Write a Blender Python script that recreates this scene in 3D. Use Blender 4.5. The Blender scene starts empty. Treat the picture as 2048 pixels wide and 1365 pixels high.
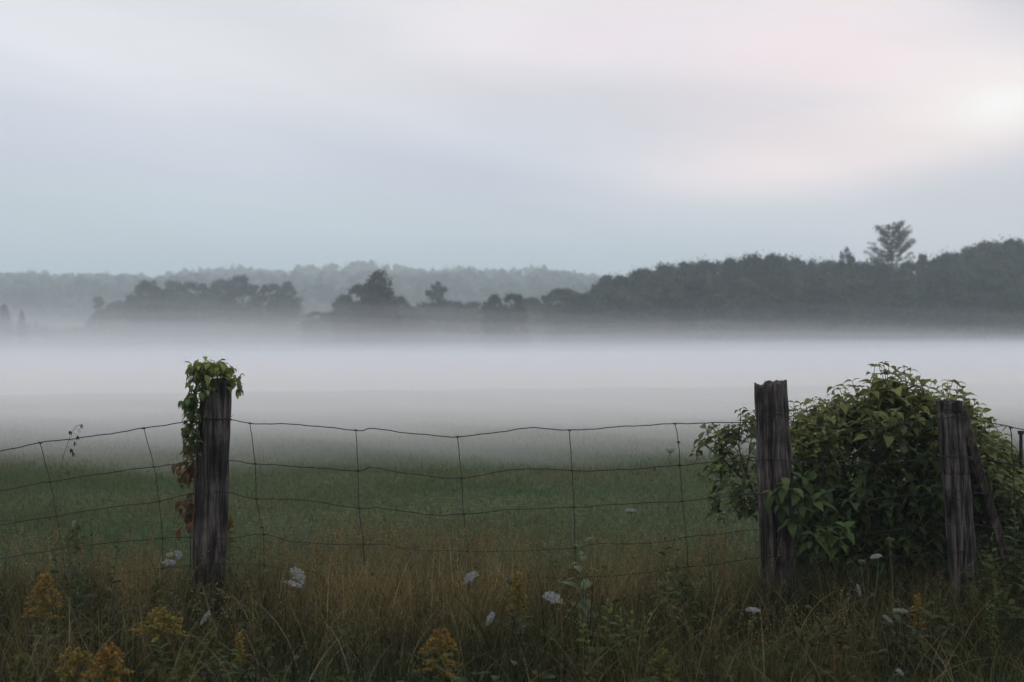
import bpy, math, random
import numpy as np

random.seed(7)
rng = np.random.default_rng(11)
C = bpy.context.scene.collection
sc = bpy.context.scene
R = math.radians

# ---------------------------------------------------------------- camera
EYE = 1.6
FPX = 2276.0                      # focal length in photo pixels (40 mm on 36 mm)
cam_d = bpy.data.cameras.new('camera'); cam = bpy.data.objects.new('camera', cam_d); C.objects.link(cam)
cam_d.lens = 40.0; cam_d.sensor_width = 36.0
cam_d.clip_start = 0.05; cam_d.clip_end = 3000
cam.location = (0, 0, EYE); cam.rotation_euler = (R(90), 0, 0)
cam_d.dof.use_dof = True; cam_d.dof.focus_distance = 6.6; cam_d.dof.aperture_fstop = 2.6
sc.camera = cam

# ---------------------------------------------------------------- sky and sun
SUN_AZ, SUN_EL = 23.0, 10.7       # sun glow behind thin cloud, to the right
W = bpy.data.worlds.new('World'); sc.world = W; W.use_nodes = True
def build_sky():
    nt = W.node_tree; N = nt.nodes; L = nt.links; N.clear()
    out = N.new('ShaderNodeOutputWorld'); bg = N.new('ShaderNodeBackground'); L.new(bg.outputs[0], out.inputs[0])
    bg.inputs[1].default_value = 0.1
    nish = N.new('ShaderNodeTexSky'); nish.sky_type = 'NISHITA'; nish.sun_disc = False
    nish.sun_elevation = R(SUN_EL); nish.sun_rotation = R(SUN_AZ)
    nish.air_density = 1.0; nish.dust_density = 2.5
    tc = N.new('ShaderNodeTexCoord'); sep = N.new('ShaderNodeSeparateXYZ'); L.new(tc.outputs['Generated'], sep.inputs[0])
    def val(x):
        return x
    def m(op, a, b=None, c=None, clamp=False):
        n = N.new('ShaderNodeMath'); n.operation = op; n.use_clamp = clamp
        for i, v in enumerate((a, b, c)):
            if v is None: continue
            if isinstance(v, (int, float)): n.inputs[i].default_value = v
            else: L.new(v, n.inputs[i])
        return n.outputs[0]
    x, y, z = sep.outputs
    az = m('MULTIPLY', m('ARCTAN2', x, y), 57.2958)
    el = m('MULTIPLY', m('ARCSINE', m('MULTIPLY', z, 0.99999)), 57.2958)
    # soft warp so that the cloud shapes are irregular
    cmb = N.new('ShaderNodeCombineXYZ'); L.new(m('MULTIPLY', az, 0.05), cmb.inputs[0]); L.new(m('MULTIPLY', el, 0.16), cmb.inputs[1])
    ns = N.new('ShaderNodeTexNoise'); ns.inputs['Scale'].default_value = 1.0; ns.inputs['Detail'].default_value = 3.0
    L.new(cmb.outputs[0], ns.inputs['Vector'])
    cmb2 = N.new('ShaderNodeCombineXYZ'); L.new(m('MULTIPLY', az, 0.035), cmb2.inputs[0])
    L.new(m('MULTIPLY', m('ADD', el, m('MULTIPLY', az, 0.12)), 0.2), cmb2.inputs[1]); cmb2.inputs[2].default_value = 4.3
    ns2 = N.new('ShaderNodeTexNoise'); ns2.inputs['Scale'].default_value = 1.0; ns2.inputs['Detail'].default_value = 5.0
    ns2.inputs['Roughness'].default_value = 0.5
    L.new(cmb2.outputs[0], ns2.inputs['Vector'])
    wrp = m('SUBTRACT', ns.outputs['Fac'], 0.5)
    elw = m('ADD', el, m('MULTIPLY', wrp, 4.0)); azw = m('ADD', az, m('MULTIPLY', wrp, 9.0))
    def srgb(c):
        return tuple(((v / 255) / 12.92 if v <= 10 else (((v / 255) + 0.055) / 1.055) ** 2.4) for v in c)
    # overcast base by elevation (zenith brighter than the horizon)
    ramp = N.new('ShaderNodeValToRGB'); L.new(m('DIVIDE', el, 90.0, clamp=True), ramp.inputs[0])
    stops = [(0.0, srgb((170, 188, 194))), (2.9/90, srgb((168, 190, 200))), (5.5/90, srgb((199, 209, 219))), (9/90, srgb((207, 213, 224))), (16/90, srgb((230, 231, 237))),
             (30/90, (0.95, 0.96, 1.0)), (1.0, (1.5, 1.54, 1.72))]
    cr = ramp.color_ramp
    while len(cr.elements) < len(stops): cr.elements.new(0.5)
    for e, (p, c) in zip(cr.elements, stops): e.position = p; e.color = (*c, 1)
    col = ramp.outputs[0]
    def mix(fac, a, b):
        n = N.new('ShaderNodeMix'); n.data_type = 'RGBA'
        if isinstance(fac, (int, float)): n.inputs[0].default_value = fac
        else: L.new(fac, n.inputs[0])
        for i, v in ((6, a), (7, b)):
            if isinstance(v, tuple): n.inputs[i].default_value = (*v, 1)
            else: L.new(v, n.inputs[i])
        return n.outputs[2]
    def blob(px, py, sx, sy, slope, amp, color, warp=True, pw=2.0):
        nonlocal col
        a0 = math.degrees(math.atan((px - 1024) / FPX)); e0 = math.degrees(math.atan((682 - py) / FPX))
        da = m('SUBTRACT', azw if warp else az, a0)
        de = m('SUBTRACT', elw if warp else el, e0)
        de = m('SUBTRACT', de, m('MULTIPLY', da, slope))
        q = m('ADD', m('POWER', m('ABSOLUTE', m('DIVIDE', da, sx)), 2.0), m('POWER', m('ABSOLUTE', m('DIVIDE', de, sy)), pw))
        g = m('MULTIPLY', m('EXPONENT', m('MULTIPLY', q, -1.0)), amp)
        col = mix(g, col, srgb(color))
    blob(60, 270, 9, 2.6, -0.1, 0.75, (209, 212, 224))
    blob(450, 150, 12, 3.0, -0.15, 0.7, (236, 234, 237))
    blob(900, 350, 9, 1.5, -0.12, 0.8, (200, 205, 219))
    blob(980, 50, 6.0, 2.4, 0.15, 0.9, (248, 240, 244), False)
    blob(1180, 80, 5.0, 1.6, 0.22, 0.7, (245, 231, 238), False)
    blob(1560, 130, 8.0, 3.2, 0.0, 0.85, (246, 231, 235))
    blob(1620, 330, 8.0, 1.7, 0.06, 0.97, (255, 239, 240), False)
    blob(1560, 215, 8.0, 0.9, -0.07, 0.65, (220, 218, 226))
    blob(1720, 190, 8.5, 4.2, 0.0, 0.75, (247, 231, 234), False)
    blob(1650, 235, 6.0, 0.8, -0.06, 0.6, (222, 219, 228))
    blob(1960, 250, 6.0, 2.4, 0.05, 0.92, (255, 242, 240), False)
    blob(2060, 20, 4.0, 2.2, -0.3, 0.9, (200, 198, 208), False)
    blob(150, 60, 11, 2.6, -0.1, 0.75, (238, 239, 244), False)
    blob(2048, 560, 10.5, 5.75, 0.17, 0.96, (202, 206, 218), False, 7.0)
    blob(1985, 255, 2.3, 1.35, 0.15, 0.85, (252, 243, 242), False)
    blob(2000, 247, 1.5, 0.8, 0.1, 1.0, (255, 255, 253), False)
    blob(250, 450, 14, 1.6, 0.0, 0.5, (193, 208, 213))
    # streaky high cloud tone
    st = m('ADD', m('MULTIPLY', m('SUBTRACT', ns2.outputs['Fac'], 0.5), 0.34), 1.0)
    vm = N.new('ShaderNodeVectorMath'); vm.operation = 'SCALE'; L.new(col, vm.inputs[0]); L.new(st, vm.inputs['Scale'])
    sc10 = N.new('ShaderNodeVectorMath'); sc10.operation = 'SCALE'; L.new(vm.outputs[0], sc10.inputs[0]); sc10.inputs['Scale'].default_value = 10.25
    fin = mix(0.99, nish.outputs[0], sc10.outputs[0])
    L.new(fin, bg.inputs[0])
build_sky()

sun_d = bpy.data.lights.new('sun', 'SUN'); sun = bpy.data.objects.new('sun', sun_d); C.objects.link(sun)
sun_d.energy = 0.9; sun_d.angle = R(12); sun_d.color = (1.0, 0.87, 0.84)
sun.rotation_euler = (R(90 - SUN_EL), 0, R(180 - SUN_AZ))
sun.location = (20, 40, 20)

sc.view_settings.view_transform = 'Standard'; sc.view_settings.look = 'None'
sc.view_settings.exposure = 0.0; sc.view_settings.gamma = 1.0
sc.render.engine = 'CYCLES'
sc.cycles.max_bounces = 6; sc.cycles.diffuse_bounces = 3; sc.cycles.glossy_bounces = 2
sc.cycles.transmission_bounces = 4; sc.cycles.transparent_max_bounces = 32
sc.cycles.volume_bounces = 3
sc.cycles.use_denoising = True
sc.cycles.use_fast_gi = False

# ---------------------------------------------------------------- helpers
def at(px, py, Y):
    return np.array(((px - 1024) / FPX * Y, Y, EYE - (py - 682.5) / FPX * Y))

def sstep(t):
    t = np.clip(t, 0, 1); return t * t * (3 - 2 * t)

def gz(x, y):
    x = np.asarray(x, float); y = np.asarray(y, float)
    yc = 37 + 0.28 * np.clip(x, -22, 25)
    z = -2.2 * sstep((y - yc) / 22)
    z = z + 2.2 * sstep((y - 92) / 34) + 26 * sstep((y - 330) / 320)
    near = np.clip(1 - np.abs(y) / 120, 0, 1)
    z = z + near * (0.02 * np.sin(x * 1.3 + 0.7 * y) + 0.015 * np.sin(x * 0.41 - y * 0.9) + 0.012 * np.sin(2.3 * y + x * 2.1))
    z = z + 0.3 * np.sin(x * 0.012 + 1.0) * sstep((y - 60) / 200)
    return z

class G:
    """collects geometry (points, quads, triangles, colours)"""
    def __init__(s): s.v = []; s.q = []; s.t = []; s.c = []; s.n = 0
    def add(s, v, q=None, t=None, c=(0.1, 0.1, 0.1)):
        v = np.asarray(v, float).reshape(-1, 3)
        c = np.asarray(c, float)
        if c.ndim == 1: c = np.tile(c, (len(v), 1))
        s.v.append(v); s.c.append(c[:, :3])
        if q is not None and len(q): s.q.append(np.asarray(q, np.int64).reshape(-1, 4) + s.n)
        if t is not None and len(t): s.t.append(np.asarray(t, np.int64).reshape(-1, 3) + s.n)
        s.n += len(v)
    def arrays(s):
        v = np.concatenate(s.v); c = np.concatenate(s.c)
        q = np.concatenate(s.q) if s.q else np.zeros((0, 4), np.int64)
        t = np.concatenate(s.t) if s.t else np.zeros((0, 3), np.int64)
        return v, q, t, c
    def mesh(s, name, mat, smooth=False):
        v, q, t, c = s.arrays()
        me = bpy.data.meshes.new(name)
        me.vertices.add(len(v)); me.vertices.foreach_set('co', v.astype(np.float32).ravel())
        nl = len(q) * 4 + len(t) * 3
        me.loops.add(nl); me.polygons.add(len(q) + len(t))
        me.loops.foreach_set('vertex_index', np.concatenate([q.ravel(), t.ravel()]).astype(np.int32))
        ls = np.concatenate([np.arange(len(q)) * 4, len(q) * 4 + np.arange(len(t)) * 3]).astype(np.int32)
        me.polygons.foreach_set('loop_start', ls)
        me.update(calc_edges=True)
        ca = me.color_attributes.new('tint', 'FLOAT_COLOR', 'POINT')
        ca.data.foreach_set('color', np.concatenate([c, np.ones((len(c), 1))], 1).astype(np.float32).ravel())
        me.polygons.foreach_set('use_smooth', np.full(len(q) + len(t), smooth))
        me.materials.append(mat); me.validate()
        return me

def link(name, me, parent=None):
    o = bpy.data.objects.new(name, me); C.objects.link(o)
    if parent is not None: o.parent = parent
    return o
def tag(o, label=None, cat=None, group=None, kind=None):
    if label: o['label'] = label
    if cat: o['category'] = cat
    if group: o['group'] = group
    if kind: o['kind'] = kind
    return o
def thing(name, label, cat, loc=(0, 0, 0), group=None):
    o = bpy.data.objects.new(name, None); C.objects.link(o); o.empty_display_size = 0.1
    o.location = [float(a) for a in loc]
    return tag(o, label, cat, group)
def part(name, g, mat, parent, label=None, smooth=True, origin=None):
    """links collected geometry (world coordinates) as a part of a thing standing at parent.location"""
    off = np.array(parent.location)
    p = parent.parent
    while p is not None: off = off + np.array(p.location); p = p.parent
    for k in range(len(g.v)): g.v[k] = g.v[k] - off
    o = link(name, g.mesh(name, mat, smooth), parent)
    if label: o['label'] = label
    return o

def norm(a): return a / np.maximum(np.linalg.norm(a, axis=-1, keepdims=True), 1e-9)

def tube(g, pts, rad, sides=6, c=(0.1, 0.1, 0.1), cap=True):
    pts = np.asarray(pts, float); n = len(pts)
    rad = np.full(n, rad) if np.isscalar(rad) else np.asarray(rad, float)
    tan = norm(np.gradient(pts, axis=0))
    ref = np.array((0.13, 0.97, 0.2)) if abs(tan[0][1]) < 0.9 else np.array((1.0, 0.1, 0.1))
    u = norm(np.cross(tan, ref)); w = np.cross(tan, u)
    a = np.linspace(0, 2 * math.pi, sides, endpoint=False)
    v = pts[:, None] + rad[:, None, None] * (np.cos(a)[None, :, None] * u[:, None] + np.sin(a)[None, :, None] * w[:, None])
    i = np.arange(n - 1)[:, None] * sides; j = np.arange(sides)[None]; j2 = (j + 1) % sides
    q = np.stack([i + j, i + j2, i + sides + j2, i + sides + j], -1).reshape(-1, 4)
    v = v.reshape(-1, 3); t = []
    if cap:
        v = np.concatenate([v, pts[[0, -1]]]); k = n * sides
        for b in range(sides):
            t.append((k, (b + 1) % sides, b)); t.append((k + 1, (n - 1) * sides + b, (n - 1) * sides + (b + 1) % sides))
    g.add(v, q, t, c)

def spline(pts, n=8):
    """Catmull-Rom through the points"""
    P = np.asarray(pts, float); P = np.concatenate([[2 * P[0] - P[1]], P, [2 * P[-1] - P[-2]]])
    out = []
    for i in range(1, len(P) - 2):
        t = np.linspace(0, 1, n, endpoint=False)[:, None]
        a, b, c, d = P[i - 1], P[i], P[i + 1], P[i + 2]
        out.append(0.5 * ((2 * b) + (-a + c) * t + (2 * a - 5 * b + 4 * c - d) * t ** 2 + (-a + 3 * b - 3 * c + d) * t ** 3))
    out.append(P[-2][None]); return np.concatenate(out)

def blades(g, base, h, az, lean, width, col, seg=3, tipc=None):
    """grass blades: tapered curved strips"""
    n = len(base); h = np.broadcast_to(h, n); lean = np.broadcast_to(lean, n); width = np.broadcast_to(width, n)
    d = np.stack([np.cos(az), np.sin(az), np.zeros(n)], 1)
    fa = rng.uniform(0, 2 * math.pi, n); sd = np.stack([np.cos(fa), np.sin(fa), np.zeros(n)], 1)
    lv = []; cc = []
    tw = rng.uniform(-0.4, 0.4, n)
    for k in range(seg + 1):
        t = k / seg
        up = np.sqrt(np.maximum(1 - (np.minimum(lean, 1.25) * t) ** 2 * 0.62, 0.02))
        p = base + d * (lean * h * t ** 2.2)[:, None] + np.array((0, 0, 1.0)) * (h * t * up)[:, None]
        w = width * (1 - t) ** 0.6 * (0.55 + 0.9 * t * (1 - t) * 2)
        cv = col if tipc is None else col * (1 - t) + tipc * t
        if k < seg:
            lv += [p - sd * (w / 2)[:, None], p + sd * (w / 2)[:, None]]; cc += [cv, cv]
        else:
            lv.append(p); cc.append(cv)
    m = len(lv); v = np.stack(lv, 1).reshape(-1, 3); c = np.stack(cc, 1).reshape(-1, 3)
    b = (np.arange(n) * m)[:, None]
    q = np.concatenate([b + np.array((2 * k, 2 * k + 1, 2 * k + 3, 2 * k + 2)) for k in range(seg - 1)]) if seg > 1 else None
    t = b + np.array((2 * seg - 2, 2 * seg - 1, 2 * seg))
    g.add(v, q, t, c)

PROF_OVATE = np.array((0.03, 0.34, 0.50, 0.44, 0.24, 0.0))
PROF_LANCE = np.array((0.03, 0.16, 0.20, 0.17, 0.09, 0.0))
def leaves(g, p, f, L, wid, col, droop=0.5, fold=0.25, prof=PROF_OVATE, up=None):
    """leaf blades: pointed, folded along the midrib, arching downward"""
    p = np.asarray(p, float).reshape(-1, 3); n = len(p)
    f = norm(np.asarray(f, float).reshape(-1, 3)); L = np.broadcast_to(L, n); wid = np.broadcast_to(wid, n)
    droop = np.broadcast_to(droop, n)
    upv = np.tile((0, 0, 1.0), (n, 1)) + rng.normal(0, 0.25, (n, 3)) if up is None else up
    s = norm(np.cross(f, upv)); u = norm(np.cross(s, f))
    K = len(prof); lv = []
    for k in range(K):
        t = k / (K - 1)
        ang = droop * t * 1.5
        x = L * (t - droop ** 2 * t ** 3 * 0.25); z = -L * droop * t * t * 0.75
        w = L * wid * prof[k]
        mid = p + f * x[:, None] + u * z[:, None]
        e = u * (w * fold)[:, None]
        lv += [mid - s * w[:, None] + e, mid, mid + s * w[:, None] + e]
    v = np.stack(lv, 1).reshape(-1, 3); m = 3 * K
    b = (np.arange(n) * m)[:, None]; q = []
    for k in range(K - 1):
        q.append(b + np.array((3 * k, 3 * k + 1, 3 * k + 4, 3 * k + 3)))
        q.append(b + np.array((3 * k + 1, 3 * k + 2, 3 * k + 5, 3 * k + 4)))
    c = np.repeat(col, m, axis=0) if np.ndim(col) == 2 else col
    g.add(v, np.concatenate(q), None, c)

def chips(g, p, size, col, nrm=None, aspect=0.7):
    """small leaf-sized faces scattered at points"""
    n = len(p); size = np.broadcast_to(size, n)
    nn = norm(rng.normal(0, 1, (n, 3))) if nrm is None else norm(nrm + rng.normal(0, 0.55, (n, 3)))
    a = norm(np.cross(nn, rng.normal(0, 1, (n, 3)))); b = np.cross(nn, a)
    a = a * (size / 2)[:, None]; b = b * (size / 2 * aspect)[:, None]
    v = np.stack([p - a, p - b * 1.0, p + a, p + b], 1).reshape(-1, 3)
    q = (np.arange(n) * 4)[:, None] + np.arange(4)
    g.add(v, q, None, np.repeat(col, 4, axis=0))

# ---------------------------------------------------------------- materials
def mat(name, rough=0.7, trans=0.0, bump=None, scale=20, stretch=(1, 1, 1), gloss=0.25, tintvar=0.25, base=None, wood=False):
    m = bpy.data.materials.new(name); m.use_nodes = True; nt = m.node_tree; N = nt.nodes; L = nt.links; N.clear()
    out = N.new('ShaderNodeOutputMaterial'); pb = N.new('ShaderNodeBsdfPrincipled')
    pb.inputs['Roughness'].default_value = rough; pb.inputs['Specular IOR Level'].default_value = gloss
    tc = N.new('ShaderNodeTexCoord'); mp = N.new('ShaderNodeMapping'); mp.inputs['Scale'].default_value = stretch
    L.new(tc.outputs['Object'], mp.inputs[0])
    nz = N.new('ShaderNodeTexNoise'); nz.inputs['Scale'].default_value = scale; nz.inputs['Detail'].default_value = 6
    L.new(mp.outputs[0], nz.inputs['Vector'])
    if base is None:
        at_ = N.new('ShaderNodeAttribute'); at_.attribute_name = 'tint'; colsrc = at_.outputs['Color']
    else:
        rg = N.new('ShaderNodeRGB'); rg.outputs[0].default_value = (*base, 1); colsrc = rg.outputs[0]
    mr = N.new('ShaderNodeMapRange'); L.new(nz.outputs['Fac'], mr.inputs[0])
    mr.inputs[1].default_value = 0.3; mr.inputs[2].default_value = 0.7
    mr.inputs[3].default_value = 1 - tintvar; mr.inputs[4].default_value = 1 + tintvar
    vm = N.new('ShaderNodeVectorMath'); vm.operation = 'SCALE'; L.new(colsrc, vm.inputs[0]); L.new(mr.outputs[0], vm.inputs['Scale'])
    L.new(vm.outputs[0], pb.inputs['Base Color'])
    if bump:
        bp = N.new('ShaderNodeBump'); bp.inputs['Strength'].default_value = bump; bp.inputs['Distance'].default_value = 0.01
        L.new(nz.outputs['Fac'], bp.inputs['Height']); L.new(bp.outputs[0], pb.inputs['Normal'])
    sh = pb.outputs[0]
    if trans > 0:
        tr = N.new('ShaderNodeBsdfTranslucent'); L.new(vm.outputs[0], tr.inputs['Color'])
        mx = N.new('ShaderNodeMixShader'); mx.inputs[0].default_value = trans
        L.new(pb.outputs[0], mx.inputs[1]); L.new(tr.outputs[0], mx.inputs[2]); sh = mx.outputs[0]
    L.new(sh, out.inputs[0])
    return m

M_leaf = mat('leaf', 0.6, 0.35, scale=30, tintvar=0.2, gloss=0.12)
M_grass = mat('grass_blade', 0.7, 0.3, scale=8, tintvar=0.2, gloss=0.1)
M_flower = mat('petal', 0.8, 0.3, scale=60, tintvar=0.1, gloss=0.1)
M_stem = mat('stem', 0.7, 0, scale=40, tintvar=0.25)
M_bark = mat('bark', 0.9, 0, scale=6, tintvar=0.4, gloss=0.1)
M_crown = mat('crown_leaf', 0.8, 0.2, scale=0.6, tintvar=0.35, gloss=0.05)
def vary_by_tree(m):
    # every tree of a kind has its own shade of green
    nt = m.node_tree; N = nt.nodes; L = nt.links
    vm = [n for n in N if n.type == 'VECT_MATH'][0]; outs = [l.to_socket for l in vm.outputs[0].links]
    oi = N.new('ShaderNodeObjectInfo'); hs = N.new('ShaderNodeHueSaturation')
    a = N.new('ShaderNodeMapRange'); L.new(oi.outputs['Random'], a.inputs[0]); a.inputs[3].default_value = 0.60; a.inputs[4].default_value = 1.45
    b = N.new('ShaderNodeMath'); b.operation = 'MULTIPLY_ADD'; L.new(oi.outputs['Random'], b.inputs[0]); b.inputs[1].default_value = -0.09; b.inputs[2].default_value = 0.54
    L.new(a.outputs[0], hs.inputs['Value']); L.new(b.outputs[0], hs.inputs['Hue']); L.new(vm.outputs[0], hs.inputs['Color'])
    for o in outs: L.new(hs.outputs[0], o)
vary_by_tree(M_crown)
M_wire = mat('rusty_wire', 0.75, 0, scale=60, tintvar=0.4, base=(0.014, 0.013, 0.013))

def wood_mat(name, dark, light):
    m = bpy.data.materials.new(name); m.use_nodes = True; nt = m.node_tree; N = nt.nodes; L = nt.links
    pb = N['Principled BSDF']; pb.inputs['Roughness'].default_value = 0.9; pb.inputs['Specular IOR Level'].default_value = 0.15
    tc = N.new('ShaderNodeTexCoord'); mp = N.new('ShaderNodeMapping'); mp.inputs['Scale'].default_value = (14, 14, 0.9)
    L.new(tc.outputs['Object'], mp.inputs[0])
    nz = N.new('ShaderNodeTexNoise'); nz.inputs['Scale'].default_value = 3.2; nz.inputs['Detail'].default_value = 9; nz.inputs['Roughness'].default_value = 0.65
    nz.inputs['Distortion'].default_value = 0.4
    L.new(mp.outputs[0], nz.inputs['Vector'])
    n2 = N.new('ShaderNodeTexNoise'); n2.inputs['Scale'].default_value = 6.5; n2.inputs['Detail'].default_value = 4; L.new(tc.outputs['Object'], n2.inputs['Vector'])
    cr = N.new('ShaderNodeValToRGB'); e = cr.color_ramp.elements
    e[0].position = 0.36; e[0].color = (*[v * 0.25 for v in dark], 1); e[1].position = 0.68; e[1].color = (*light, 1)
    k = cr.color_ramp.elements.new(0.46); k.color = (*dark, 1)
    L.new(nz.outputs['Fac'], cr.inputs[0])
    mx = N.new('ShaderNodeMix'); mx.data_type = 'RGBA'; mx.blend_type = 'MULTIPLY'; mx.inputs[0].default_value = 0.8
    L.new(cr.outputs[0], mx.inputs[6])
    cr2 = N.new('ShaderNodeValToRGB'); e = cr2.color_ramp.elements; e[0].position = 0.4; e[0].color = (0.3, 0.33, 0.3, 1); e[1].position = 0.6; e[1].color = (1, 0.97, 0.95, 1)
    L.new(n2.outputs['Fac'], cr2.inputs[0]); L.new(cr2.outputs[0], mx.inputs[7])
    L.new(mx.outputs[2], pb.inputs['Base Color'])
    bp = N.new('ShaderNodeBump'); bp.inputs['Strength'].default_value = 1.0; bp.inputs['Distance'].default_value = 0.022
    L.new(nz.outputs['Fac'], bp.inputs['Height']); L.new(bp.outputs[0], pb.inputs['Normal'])
    return m
M_post = wood_mat('weathered_wood', (0.040, 0.034, 0.033), (0.185, 0.160, 0.150))
M_plank = wood_mat('weathered_plank', (0.08, 0.065, 0.06), (0.2, 0.165, 0.15))

def ground_mat():
    m = bpy.data.materials.new('meadow'); m.use_nodes = True; nt = m.node_tree; N = nt.nodes; L = nt.links
    pb = N['Principled BSDF']; pb.inputs['Roughness'].default_value = 0.95; pb.inputs['Specular IOR Level'].default_value = 0.05
    tc = N.new('ShaderNodeTexCoord')
    def noise(s, d, st=(1, 1, 1)):
        mp = N.new('ShaderNodeMapping'); mp.inputs['Scale'].default_value = st; L.new(tc.outputs['Object'], mp.inputs[0])
        n = N.new('ShaderNodeTexNoise'); n.inputs['Scale'].default_value = s; n.inputs['Detail'].default_value = d; L.new(mp.outputs[0], n.inputs['Vector']); return n.outputs['Fac']
    a = noise(0.35, 6, (0.5, 1, 1)); b = noise(14, 8)
    cr = N.new('ShaderNodeValToRGB'); e = cr.color_ramp.elements
    e[0].position = 0.35; e[0].color = (0.026, 0.045, 0.018, 1); e[1].position = 0.65; e[1].color = (0.062, 0.067, 0.030, 1)
    L.new(a, cr.inputs[0])
    mr = N.new('ShaderNodeMapRange'); L.new(b, mr.inputs[0]); mr.inputs[1].default_value = 0.3; mr.inputs[2].default_value = 0.7; mr.inputs[3].default_value = 0.5; mr.inputs[4].default_value = 1.4
    vm = N.new('ShaderNodeVectorMath'); vm.operation = 'SCALE'; L.new(cr.outputs[0], vm.inputs[0]); L.new(mr.outputs[0], vm.inputs['Scale'])
    L.new(vm.outputs[0], pb.inputs['Base Color'])
    bp = N.new('ShaderNodeBump'); bp.inputs['Strength'].default_value = 0.8; bp.inputs['Distance'].default_value = 0.06
    L.new(b, bp.inputs['Height']); L.new(bp.outputs[0], pb.inputs['Normal'])
    return m

# ---------------------------------------------------------------- ground
xs = np.unique(np.concatenate([np.linspace(-30, 30, 121), np.linspace(-900, -30, 70), np.linspace(30, 900, 70)]))
ys = np.unique(np.concatenate([np.linspace(-80, 0, 17), np.linspace(0, 70, 281), np.linspace(70, 260, 80), np.linspace(260, 900, 70)]))
g = G(); X, Y = np.meshgrid(xs, ys); nx = len(xs)
i, j = np.meshgrid(np.arange(nx - 1), np.arange(len(ys) - 1)); a = (j * nx + i).ravel()
g.add(np.stack([X, Y, gz(X, Y)], -1).reshape(-1, 3), np.stack([a, a + 1, a + nx + 1, a + nx], 1), None, (0.06, 0.08, 0.04))
tag(link('ground', g.mesh('ground', ground_mat(), True)), kind='structure')

def wavy(x, y, s, k):
    return np.sin(x * s + k) * np.cos(y * s * 1.37 + 2 * k) + 0.6 * np.sin((x * 0.7 - y) * s * 2.3 + 3 * k) + 0.4 * np.sin((x + y * 0.6) * s * 5.1 + 5 * k)

# short grass of the mown field
n = 150000
yy = 7.0 + 22 * rng.random(n) ** 1.35; xx = (rng.random(n) - 0.5) * 1.02 * yy
sel = wavy(xx, yy, 0.9, 1.1) + rng.normal(0, 0.8, n)
w = np.clip(0.5 + 0.3 * sel, 0, 1)[:, None]
col = np.array((0.038, 0.074, 0.029)) * (1 - w) + np.array((0.080, 0.090, 0.037)) * w
col = col * rng.uniform(0.8, 1.25, (n, 1))
g = G(); hh = rng.uniform(0.04, 0.085, n) * (1 + 0.3 * np.clip(sel, -1, 2))
blades(g, np.stack([xx, yy, gz(xx, yy) - 0.005], 1), hh, rng.uniform(0, 6.28, n), rng.uniform(0.1, 0.9, n), rng.uniform(0.006, 0.012, n) * (1 + yy / 25), col, seg=1)
tag(link('field_grass', g.mesh('field_grass', M_grass)), 'short green grass of the misty field beyond the wire fence', 'grass', kind='stuff')

# ---------------------------------------------------------------- tall grass along the fence
PATCH = [(760, 1090, 190, 1.0), (960, 1090, 120, 0.9), (270, 1130, 60, 0.8), (1220, 1080, 70, 0.7), (1440, 1070, 60, 0.6), (110, 1080, 80, 0.5)]
def brownness(x, y):
    px = 1024 + x / y * FPX; s = np.zeros(len(x))
    for cx, _, wd, a in PATCH: s = np.maximum(s, a * np.exp(-((px - cx) / wd) ** 2))
    return s * np.exp(-((y - 6.7) / 0.9) ** 2)
def tallgrass(n, y0, y1, hmin, hmax, wmin, wmax, seg, gold=0.0):
    y = y0 + (y1 - y0) * rng.random(n); x = (rng.random(n) - 0.5) * 1.06 * (y + 0.4)
    cl = wavy(x, y, 2.6, 0.4); keep = rng.random(n) < np.clip(0.62 + 0.35 * cl, 0.18, 1); x, y, cl = x[keep], y[keep], cl[keep]; n = len(x)
    br = brownness(x, y); px = 1024 + x / y * FPX
    h = rng.uniform(hmin, hmax, n) * (0.85 + 0.12 * cl)
    h *= np.where(px > 1450, 0.85, 1.0) * np.where((px > 540) & (px < 1100), 1.06, 1.0)
    h *= 1 - 0.35 * sstep((y - 6.4) / 0.8)
    w = np.clip(br * 1.1 + gold + 0.35 * wavy(x, y, 1.7, 2.2) + rng.normal(0.12, 0.28, n), 0, 1)[:, None]
    green = np.array((0.022, 0.028, 0.008)) + rng.uniform(-0.015, 0.02, (n, 1)) * np.array((1, 1, 0.3))
    brown = np.array((0.135, 0.104, 0.043)) + rng.uniform(-0.05, 0.05, (n, 1)) * np.array((1, 0.75, 0.4))
    c = np.clip(green * (1 - w) + brown * (1 + 1.0 * br[:, None]) * w, 0.01, 1) * rng.uniform(0.5, 1.25, (n, 1))
    blades(TG, np.stack([x, y, gz(x, y) - 0.01], 1), h, rng.uniform(0, 6.28, n), np.clip(rng.gamma(2.2, 0.22, n), 0.05, 1.15), rng.uniform(wmin, wmax, n), c, seg=seg)
TG = G()
tallgrass(15000, 4.6, 7.3, 0.20, 0.44, 0.004, 0.009, 5)
tallgrass(7000, 3.6, 4.9, 0.18, 0.42, 0.004, 0.009, 5)
tallgrass(5500, 4.6, 6.6, 0.38, 0.60, 0.004, 0.009, 6, 0.15)
tallgrass(8000, 5.9, 7.1, 0.38, 0.58, 0.003, 0.006, 6, 0.45)
tallgrass(3000, 3.6, 7.3, 0.15, 0.35, 0.008, 0.014, 5)
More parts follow.
